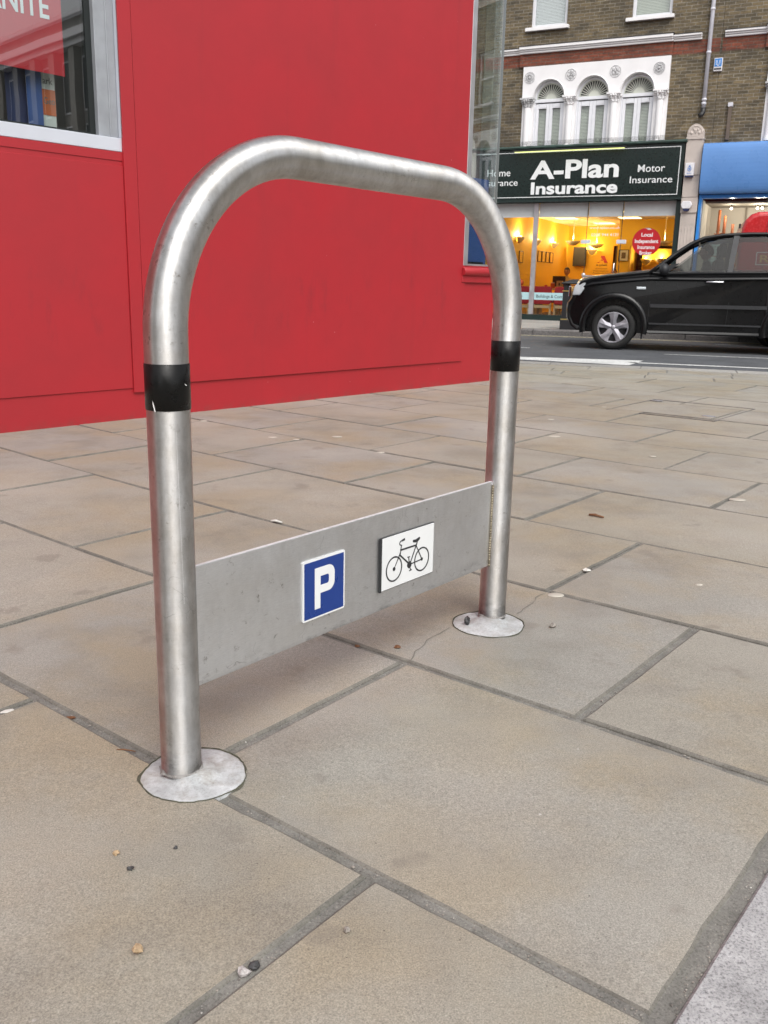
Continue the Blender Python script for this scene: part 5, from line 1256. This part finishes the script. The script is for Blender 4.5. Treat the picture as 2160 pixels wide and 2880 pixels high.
for s in (-1, 1):
    Y = lambda z: s * side_y(z)
    # A pillar as a bent bar, then B, C and D pillars
    pl = MB()
    pts = [(.40, 1.10), (.52, 1.19), (.72, 1.36), (.93, 1.51), (1.10, 1.592), (1.35, 1.635), (1.7, 1.655), (2.3, 1.658), (2.75, 1.64), (2.93, 1.60)]
    pl.tube([(x, Y(z), z) for x, z in pts], [.035, .034, .032, .03, .028, .026, .026, .026, .026, .026], 10)
    pl.build('roof_frame', 'car_paint', car)
    for xa, xb, za, zb, wp_ in ((1.485, 1.535, 1.12, 1.63, .075), (2.32, 2.30, 1.14, 1.63, .09), (2.97, 2.88, 1.15, 1.60, .16)):
        MB().bar((xa, Y(za), za), (xb, Y(zb), zb), wp_, .03, (0, 1, 0)).build('pillar', 'car_trim', car)
    sh_ = MB(); vs = []
    for x, z in ((-.60, .895), (-.4, .955), (0, 1.005), (.4, 1.045), (1.2, 1.05), (2, 1.07), (2.95, 1.095)):
        k_ = .93 if x < -.5 else 1
        for yy, dz in ((.880, -.045), (.9, -.03), (.897, -.018), (.858, .022), (.84, .022)): vs.append((x, s * yy * k_, z + dz))
    sh_.add(vs, [(5 * i + j, 5 * (i + 1) + j, 5 * (i + 1) + j + 1, 5 * i + j + 1) for i in range(6) for j in range(4)], True).build('shoulder_crease', 'car_paint', car)
    win_ = [[(.66, 1.125), (.78, 1.225), (.98, 1.40), (1.14, 1.52), (1.30, 1.58), (1.495, 1.605), (1.455, 1.13)], [(1.535, 1.13), (1.575, 1.61), (2.25, 1.63), (2.27, 1.145)], [(2.37, 1.15), (2.35, 1.625), (2.82, 1.59), (2.9, 1.16)]]
    for q in win_:
        MB().add([(x, Y(z) - s * .012, z) for x, z in q], [tuple(range(len(q)))]).build('side_window', 'car_glass', car)
    # black sail panel, waist strip, quarter triangle
    MB().prism([(.46, 1.10), (.66, 1.12), (.80, 1.245), (.57, 1.20)], s * .845, s * .815).build('mirror_sail', 'car_trim', car)
    MB().bar((.60, s * .862, 1.108), (2.9, s * .848, 1.155), .016, .014).build('waist_strip', 'chrome' if False else 'car_trim', car)
    mr = MB(); mr.sphere((.60, s * .985, 1.155), .10, 14, 10, (.7, 1.0, .82)); mr.bar((.62, s * .84, 1.11), (.61, s * .93, 1.13), .05, .04); mr.build('door_mirror', 'car_trim', car)
    MB().bar((.45, s * .893, .648), (2.02, s * .893, .655), .012, .050, (0, 0, 1)).build('side_moulding', 'car_trim', car)
    MB().bar((.45, s * .880, .395), (2.03, s * .880, .40), .03, .022, (0, 0, 1)).build('sill_trim', 'car_trim', car)
    for x in (1.30, 2.16):
        h_ = MB(); h_.tube([(x - .13, s * .868, .99), (x - .10, s * .893, .992), (x + .10, s * .893, .995), (x + .13, s * .868, .995)], .014, 10); h_.build('door_handle', 'chrome', car)
    for x, zt in ((.43, 1.08), (1.50, 1.12)):
        MB().bar((x, s * .8955, .42), (x + .01, s * .8962, .72), .006, .003, (0, 1, 0)).build('door_gap', 'plastic_black', car)
    MB().box(.24, .37, s * .898, s * .875, .873, .908).build('side_repeater', 'lamp_lens', car, .006, 2)
    # flared wheel arches
    for cx in (-.05, WB):
        f = MB(); m2 = 24; vs = []
        for i in range(m2 + 1):
            a = math.radians(-12 + 204 * i / m2)
            for r_, y in ((AR - .012, .86), (AR - .006, .905), (AR + .035, .915), (AR + .075, .900), (AR + .085, .880)):
                vs.append((cx + r_ * math.cos(a) * 1.0, s * y, WZ + r_ * math.sin(a)))
        f.add(vs, [(5 * i + j, 5 * (i + 1) + j, 5 * (i + 1) + j + 1, 5 * i + j + 1) for i in range(m2) for j in range(4)], True).build('wheel_arch', 'car_trim' if False else 'car_paint', car)
    MB().box(.35, .375, s * .70, s * .86, .17, .42).build('mud_flap', 'car_trim', car)
    hl = MB(); hl.prism([(-.675, .77), (-.645, .90), (-.585, .965), (-.48, .985), (-.50, .86), (-.56, .77)], s * .862, s * .60); hl.build('headlight', 'lamp_lens', car, .02, 2)
    # seats
    se = MB(); se.box(1.28, 1.40, s * .40 - .24, s * .40 + .24, .75, 1.32); se.box(1.0, 1.4, s * .40 - .24, s * .40 + .24, .60, .78); se.build('front_seat', 'seat_cloth', car, .04, 3)
    MB().box(1.33, 1.43, s * .40 - .14, s * .40 + .14, 1.34, 1.54).build('headrest', 'seat_cloth', car, .03, 3)
    MB().box(2.28, 2.38, s * .38 - .13, s * .38 + .13, 1.30, 1.50).build('headrest', 'seat_cloth', car, .03, 3)
MB().box(2.18, 2.32, -.65, .65, .7, 1.28).build('rear_seat', 'seat_cloth', car, .04, 3)
ws = MB().add([(.42, -.80, 1.13), (.42, .80, 1.13), (1.07, .60, 1.60), (1.07, -.60, 1.60)], [(0, 1, 2, 3)]).build('windscreen', 'car_glass', car)
MB().add([(3.0, -.72, 1.18), (3.0, .72, 1.18), (2.93, .58, 1.6), (2.93, -.58, 1.6)], [(0, 1, 2, 3)]).build('rear_window', 'car_glass', car)
MB().box(.45, .80, -.78, .78, .98, 1.10).build('dashboard', 'seat_cloth', car, .03, 2)
stw = MB(); stw.tube([(.93 + .06 * math.sin(2 * PI * i / 20), .38 + .18 * math.cos(2 * PI * i / 20), 1.08 + .17 * math.sin(2 * PI * i / 20)) for i in range(21)], .014, 8, False); stw.bar((.8, .38, 1.0), (.93, .38, 1.08), .05); stw.bar((.93, .21, 1.08), (.93, .55, 1.08), .03); stw.build('steering_wheel', 'plastic_black', car)
MB().box(-.775, -.74, -.42, .42, .74, .90).build('grille', 'chrome', car, .01, 1); MB().box(-.79, -.755, -.26, .26, .40, .50).build('number_plate', 'sign_white', car)
def wheel(x, y, s):
    wz = .322; R_ = .322
    e = thing('wheel', None, None, (x, y, wz), 0); e.parent = car
    # e holds tyre and rim as sub-parts; local axis of the wheel is y
    def lath(prof_, nm, mat, nn=40):
        m1 = MB(); vs = [(r_ * math.cos(2 * PI * j / nn), s * yy, r_ * math.sin(2 * PI * j / nn)) for r_, yy in prof_ for j in range(nn)]
        m1.add(vs, [(i * nn + j, i * nn + (j + 1) % nn, (i + 1) * nn + (j + 1) % nn, (i + 1) * nn + j) for i in range(len(prof_) - 1) for j in range(nn)], True)
        return m1.build(nm, mat, e)
    lath([(.215, -.10), (.25, -.108), (.30, -.10), (.318, -.07), (R_, -.03), (R_, .03), (.318, .07), (.30, .098), (.262, .108), (.228, .10), (.222, .08), (.215, -.10)], 'tyre', 'tyre')
    m1 = MB(); nn = 40
    pr_ = [(.224, .092), (.216, .10), (.206, .092), (.200, .06), (.196, -.06)]
    vs = [(r_ * math.cos(2 * PI * j / nn), s * yy, r_ * math.sin(2 * PI * j / nn)) for r_, yy in pr_ for j in range(nn)]
    m1.add(vs, [(i * nn + j, i * nn + (j + 1) % nn, (i + 1) * nn + (j + 1) % nn, (i + 1) * nn + j) for i in range(len(pr_) - 1) for j in range(nn)], True)
    for k_ in range(5):
        a = math.radians(90 + 72 * k_); ca, sa = math.cos(a), math.sin(a); P = lambda r_, t_, yy: (r_ * ca - t_ * sa, s * yy, r_ * sa + t_ * ca)
        vs = [P(.02, -.05, .070), P(.02, .05, .070), P(.11, .042, .086), P(.212, .074, .094), P(.212, -.074, .094), P(.11, -.042, .086), P(.11, 0, .100), P(.212, 0, .102), P(.02, 0, .088),
              P(.02, -.045, .03), P(.02, .045, .03), P(.11, .034, .04), P(.212, .060, .05), P(.212, -.060, .05), P(.11, -.034, .04)]
        m1.add(vs, [(1, 2, 6, 8), (2, 3, 7, 6), (8, 6, 5, 0), (6, 7, 4, 5), (1, 10, 11, 2), (2, 11, 12, 3), (0, 5, 14, 9), (5, 4, 13, 14)], False)
    m1.sphere((0, s * .075, 0), .042, 12, 8, (1, .5, 1)); m1.build('rim', 'alloy', e)
    nn = 32; m1 = MB(); vs = [(r_ * math.cos(2 * PI * j / nn), s * yy, r_ * math.sin(2 * PI * j / nn)) for r_, yy in ((.0, .0), (.13, .0), (.205, -.02)) for j in range(nn)]
    m1.add(vs, [(i * nn + j, i * nn + (j + 1) % nn, (i + 1) * nn + (j + 1) % nn, (i + 1) * nn + j) for i in range(2) for j in range(nn)]).build('brake_disc', 'iron_edge', e)
for x in (-.05, WB):
    for s in (-1, 1): wheel(x, s * .775, s)
# driver at the far side
dr = seated('driver in dark clothing sitting at the wheel of the black car', CC + Matrix.Rotation(CA, 3, 'Z') @ Vector((1.18, .40, .20)), CA - PI / 2, 'jacket_dark', 'wheel')

# ================================================================== THE RED VAN
VO = CO + Vector((.8, 2.05, 0)) - RD * .25
van = thing('red_van', 'red delivery van with yellow lettering in a white outlined box, parked behind the black car', 'van', VO, CA)
sec = [(1.78, .32), (1.76, .9), (1.765, 1.5), (1.79, 1.85), (1.83, 1.98), (1.91, 2.07), (2.02, 2.11), (2.5, 2.13), (3.6, 2.13), (4.2, 2.10), (4.4, 2.0), (4.75, 1.45), (5.3, 1.25), (5.45, 1.0), (5.5, .4), (5.3, .30)]
vb = MB(); vb.prism(sec, .0, 1.7); vb.build('body', 'van_red', van, .07, 4)
MB().box(1.9, 5.4, .06, 1.62, .20, .4).build('underbody', 'plastic_black', van)
for x in (2.45, 4.85):
    for y in (.06, 1.64):
        e = thing('wheel', None, None, (x, y, .31), 0); e.parent = van
        nn = 28; m1 = MB(); vs = [(r_ * math.cos(2 * PI * j / nn), yy, r_ * math.sin(2 * PI * j / nn)) for r_, yy in ((.19, -.09), (.29, -.09), (.31, -.05), (.31, .05), (.29, .09), (.19, .09)) for j in range(nn)]
        m1.add(vs, [(i * nn + j, i * nn + (j + 1) % nn, (i + 1) * nn + (j + 1) % nn, (i + 1) * nn + j) for i in range(5) for j in range(nn)], True).build('tyre', 'tyre', e)
        m1 = MB(); vs = [(r_ * math.cos(2 * PI * j / nn), yy, r_ * math.sin(2 * PI * j / nn)) for r_, yy in ((0, -.07), (.08, -.075), (.19, -.05), (.19, .05), (.08, .075), (0, .07)) for j in range(nn)]
        m1.add(vs, [(i * nn + j, i * nn + (j + 1) % nn, (i + 1) * nn + (j + 1) % nn, (i + 1) * nn + j) for i in range(5) for j in range(nn)], True).build('rim', 'car_trim', e)
lb = MB()
for a, b_, c, d in ((2.05, 3.2, 1.48, 1.492), (2.05, 3.2, 1.29, 1.302), (2.05, 2.062, 1.302, 1.48), (3.188, 3.2, 1.302, 1.48)): lb.box(a, b_, -.004, -.001, c, d)
lbx = lb.build('white_outline', 'sign_white', van)
text('lettering', 'Royal Mail', 'van_yellow', lbx, 2.11, -.002, 1.335, 1.02, .115, .015, .003)
MB().box(2.16, 2.166, -.002, .01, .5, 1.95).build('door_gap', 'plastic_black', van)
MB().box(1.745, 1.775, .1, .16, 1.86, 1.93).build('door_hinge', 'plastic_black', van); MB().box(1.745, 1.775, .1, .16, 1.5, 1.6).build('tail_light', 'sticker_red', van)
MB().prism([(4.42, 1.97), (4.74, 1.46), (4.78, 1.46), (4.46, 1.97)], .12, 1.58).build('windscreen', 'car_glass', van)
MB().box(4.0, 4.55, -.003, .02, 1.4, 1.85).build('side_window', 'sign_black', van)

# ================================================================== LITTER BIN AND RAIL
bn = thing('litter_bin', 'square black litter bin with gold bands and orange slot, behind the nose of the car', 'litter bin', (3.62, 17.80, 0), CA)
m1 = MB(); m1.box(-.30, .30, -.30, .30, 0, .18); m1.box(-.28, .28, -.28, .28, .18, .70); m1.box(-.26, .26, -.26, .26, .73, .82)
for x in (-.24, .24):
    for y in (-.24, .24): m1.box(x - .03, x + .03, y - .03, y + .03, .70, .86)
bb_ = m1.build('body', 'cast_black', bn, .008, 2)
MB().add([(-.31, -.31, .84), (.31, -.31, .84), (.31, .31, .84), (-.31, .31, .84), (-.31, -.31, .865), (.31, -.31, .865), (.31, .31, .865), (-.31, .31, .865), (-.12, -.12, .93), (.12, -.12, .93), (.12, .12, .93), (-.12, .12, .93)],
         [(3, 2, 1, 0), (0, 1, 5, 4), (1, 2, 6, 5), (2, 3, 7, 6), (3, 0, 4, 7), (4, 5, 9, 8), (5, 6, 10, 9), (6, 7, 11, 10), (7, 4, 8, 11), (8, 9, 10, 11)]).build('lid', 'cast_black', bn, .006, 1)
for z in (.185, .705):
    m1 = MB()
    for a, b_, c, d in ((-.29, .29, -.292, -.281), (-.29, .29, .281, .292), (-.292, -.281, -.281, .281), (.281, .292, -.281, .281)): m1.box(a, b_, c, d, z, z + .018)
    m1.build('gold_band', 'gold_trim', bn)
MB().box(-.13, -.09, -.268, -.255, .735, .82).build('orange_slot', 'orange_paper', bn)
hr = thing('handrail', 'galvanised tubular handrail with a ball top, standing behind the litter bin', 'handrail', FP(.62, -1.0, 0), FA)
MB().tube([(0, 0, 0), (0, 0, 1.02)], .022, 12).build('post', 'aluminium', hr); MB().sphere((0, 0, 1.06), .045, 12, 8).build('ball_top', 'aluminium', hr)
MB().tube([(1.5, 0, 0), (1.5, 0, 1.02)], .022, 12).build('post', 'aluminium', hr); MB().tube([(0, 0, 1.03), (1.5, 0, .985)], .028, 12).build('rail', 'aluminium', hr)

# ================================================================== SMALL THINGS ON THE PAVING
def rock(name, label, cat, x, y, r, mat, sc=(1, 1, .7), seed=0, z=0, group=None, rz=0):
    m1 = MB(); n, mm = 7, 4; vs = []
    for i in range(mm + 1):
        for j in range(n):
            a, b_ = PI * i / mm, 2 * PI * j / n; d = Vector((math.sin(a) * math.cos(b_), math.sin(a) * math.sin(b_), math.cos(a)))
            q = 1 + .75 * noise.noise(d * 1.9 + Vector((seed * 7.3, 0, 0)))
            vs.append((d.x * r * sc[0] * q, d.y * r * sc[1] * q, d.z * r * sc[2] * q + r * sc[2] * .9))
    m1.add(vs, [(i * n + j, (i + 1) * n + j, (i + 1) * n + (j + 1) % n, i * n + (j + 1) % n) for i in range(mm) for j in range(n)], False)
    o = m1.build(name, mat); o.location = (x, y, z); o.rotation_euler = (0, 0, rz); return tag(o, label, cat, group)
rock('pebble', 'largest tan angular pebble on the slab at lower left', 'pebble', -.282, .924, .0062, 'stone_tan', (1, 1, .9), 1, rz=.4)
rock('pebble', 'small orange brown pebble on the near slab, left of the dark pebble', 'pebble', -.363, 1.113, .0042, 'stone_tan', (1.1, .8, .9), 2)
rock('pebble', 'small dark pebble lying just right of the orange brown one', 'pebble', -.334, 1.081, .0042, 'stone_dark', (1.3, .8, .7), 3)
rock('pebble', 'tiny dark pebble on the slab in front of the near footing', 'pebble', -.284, 1.131, .0026, 'stone_dark', (1, 1, .8), 4)
rock('pebble', 'white stone chip in the nearest joint at the bottom', 'pebble', -.153, .898, .0072, 'stone_white', (1.2, .8, .7), 5, -.004)
rock('pebble', 'black stone chip beside the white one in the nearest joint', 'pebble', -.141, .907, .0068, 'stone_dark', (1.1, .9, .7), 6, -.004)
rock('pebble', 'grey speckled pebble alone on the slab at bottom centre', 'pebble', -.035, .968, .0048, 'pebble_mix', (1, 1, .8), 7)
rock('pebble', 'brown stone lying on the far footing left of the post', 'pebble', .201, 2.022, .0105, 'stone_dark', (.8, 1, 1), 8, .004)
rock('pebble', 'reddish pebble on the slab left of the far footing', 'pebble', .036, 1.877, .0055, 'leaf_brown', (1.3, .9, .7), 9)
rock('pebble', 'reddish crumb in the joint below the steel plate', 'pebble', -.053, 1.886, .005, 'leaf_brown', (1.3, .9, .6), 10, -.003)
rock('paper_scrap', 'bright white scrap of paper in the joint at the left edge', 'litter', -.686, 1.538, .0095, 'paper', (1.3, .7, .10), 11, rz=.5)
rock('paper_scrap', 'pale crumpled scrap by a joint right of the far footing', 'litter', .58, 2.47, .010, 'paper', (1.4, .9, .4), 12)
rock('pebble', 'dark grey pebble just right of the far footing', 'pebble', .405, 2.024, .008, 'pebble_mix', (1.1, .9, .7), 13)
rock('leaf_fragment', 'brown leaf fragment in the joint left of the near footing', 'leaf', -.565, 1.522, .008, 'leaf_brown', (1.2, .6, .2), 14, -.003)
def chip(name, label, cat, a, b_, w_, mat, h=.003):
    a, b_ = Vector((*a, h * .6)), Vector((*b_, h * .5)); m1 = MB(); d = (b_ - a); nrm = Vector((-d.y, d.x, 0)).normalized()
    c = (a + b_) / 2; pts = [a - c, (a - c) * .3 + nrm * w_ * .5 + Vector((0, 0, h * .3)), b_ - c]
    m1.tube(pts, [w_ * .35, w_ * .5, w_ * .3], 7); o = m1.build(name, mat); o.location = c; return tag(o, label, cat)
chip('twig', 'rust brown splinter of wood lying on a slab right of the stand', 'twig', (.723, 3.121), (.768, 3.088), .010, 'leaf_brown', .006)
chip('cigarette_end', 'white cigarette end lying by a joint behind the steel plate', 'cigarette end', (-.377, 2.942), (-.338, 2.926), .009, 'paper', .006)
chip('twig', 'thin brown twig lying across the joint left of the near footing', 'twig', (-.446, 1.402), (-.413, 1.399), .003, 'leaf_brown', .003)
gs = (((-1.035, 5.144), .022, 'closest to the red wall behind the near leg'), ((-.581, 4.64), .026, 'left of the pair seen between the legs'), ((-.454, 4.584), .020, 'right of the pair seen between the legs'),
      ((-.254, 4.697), .026, 'faint grey, right of the pair'), ((-.021, 4.269), .019, 'small one midway between the legs'), ((1.0, 5.504), .020, 'first beyond the far leg'), ((.907, 4.862), .034, 'wide one just right of the far leg'),
      ((1.469, 6.145), .020, 'small one left of the access cover'), ((1.358, 3.42), .030, 'wide pale one at the right beside the joint'), ((.454, 2.255), .022, 'flat one just beyond the far footing'), ((1.284, 4.317), .018, 'small one halfway to the road'), ((.863, 2.366), .010, 'tiny one on the large slab at right'))
for i, ((x, y), r, lab) in enumerate(gs):
    m1 = MB(); n = 14; vs = [(r * (1 + .3 * noise.noise(Vector((math.cos(2 * PI * j / n) * 1.5, math.sin(2 * PI * j / n) * 1.5, i * 3.1)))) * math.cos(2 * PI * j / n) * k_, .75 * r * (1 + .3 * noise.noise(Vector((math.cos(2 * PI * j / n) * 1.5, math.sin(2 * PI * j / n) * 1.5, i * 3.1)))) * math.sin(2 * PI * j / n) * k_, z) for k_, z in ((1, .0008), (.9, .0026), (.4, .0030)) for j in range(n)]
    m1.add(vs, [(i_ * n + j, i_ * n + (j + 1) % n, (i_ + 1) * n + (j + 1) % n, (i_ + 1) * n + j) for i_ in range(2) for j in range(n)] + [tuple(2 * n + j for j in range(n))], True)
    o = m1.build('chewing_gum', 'gum'); o.location = (x, y, 0); tag(o, 'flattened pale gum spot on the paving, ' + lab, 'gum spot', 'flattened gum spots on the paving')

# row added out of view behind the viewer, to darken and shape reflections
for i, lab in ((0, 'first'), (3, 'second'), (4, 'third'), (5, 'fourth')):
    c = copy_tree(r1); c['label'] = 'brown brick house in the row facing the terrace, ' + lab + ' along, unseen, added to darken reflections'
    c.rotation_euler = (0, 0, FA + PI * 1.02); c.location = Vector((-14.5 + 4.888 * i, -11.5 - 1.956 * i, 0)) + fX * CB * 1.0

# grey stone office building off to the right, mirrored in the left window
OB = thing('office_building', 'grey stone office building with tall pilasters, seen only mirrored in the left window', 'building', (37.5, -8.3, 0), math.radians(141.8) - PI)
ob = MB(); ob.box(-17, 0, 0, 9, 0, 9.3); ob.build('wall', 'office_stone', OB)
ob = MB()
for i in range(12): ob.box(-16.7 + i * 1.48 - .2, -16.7 + i * 1.48 + .2, -.28, -.003, 4.0, 8.3)
ob.build('pilasters', 'office_stone', OB)
ob = MB()
for a, b_, c in ((8.3, 8.5, .35), (8.503, 8.75, .5), (9.303, 9.45, .2), (3.6, 3.95, .35)): ob.box(-17.2, .2, -c, -.004, a, b_)
ob.build('cornice', 'white_frame', OB)
for i in range(11):
    x = -16.7 + i * 1.48 + .74
    for z0, z1 in ((4.3, 5.9), (6.3, 8.0), (.6, 3.2)):
        wn_ = MB().box(x - .42, x + .42, -.03, -.004, z0, z1).build('window', 'white_frame', OB); MB().box(x - .36, x + .36, -.036, -.031, z0 + .06, z1 - .06).build('pane', 'sign_black', wn_)
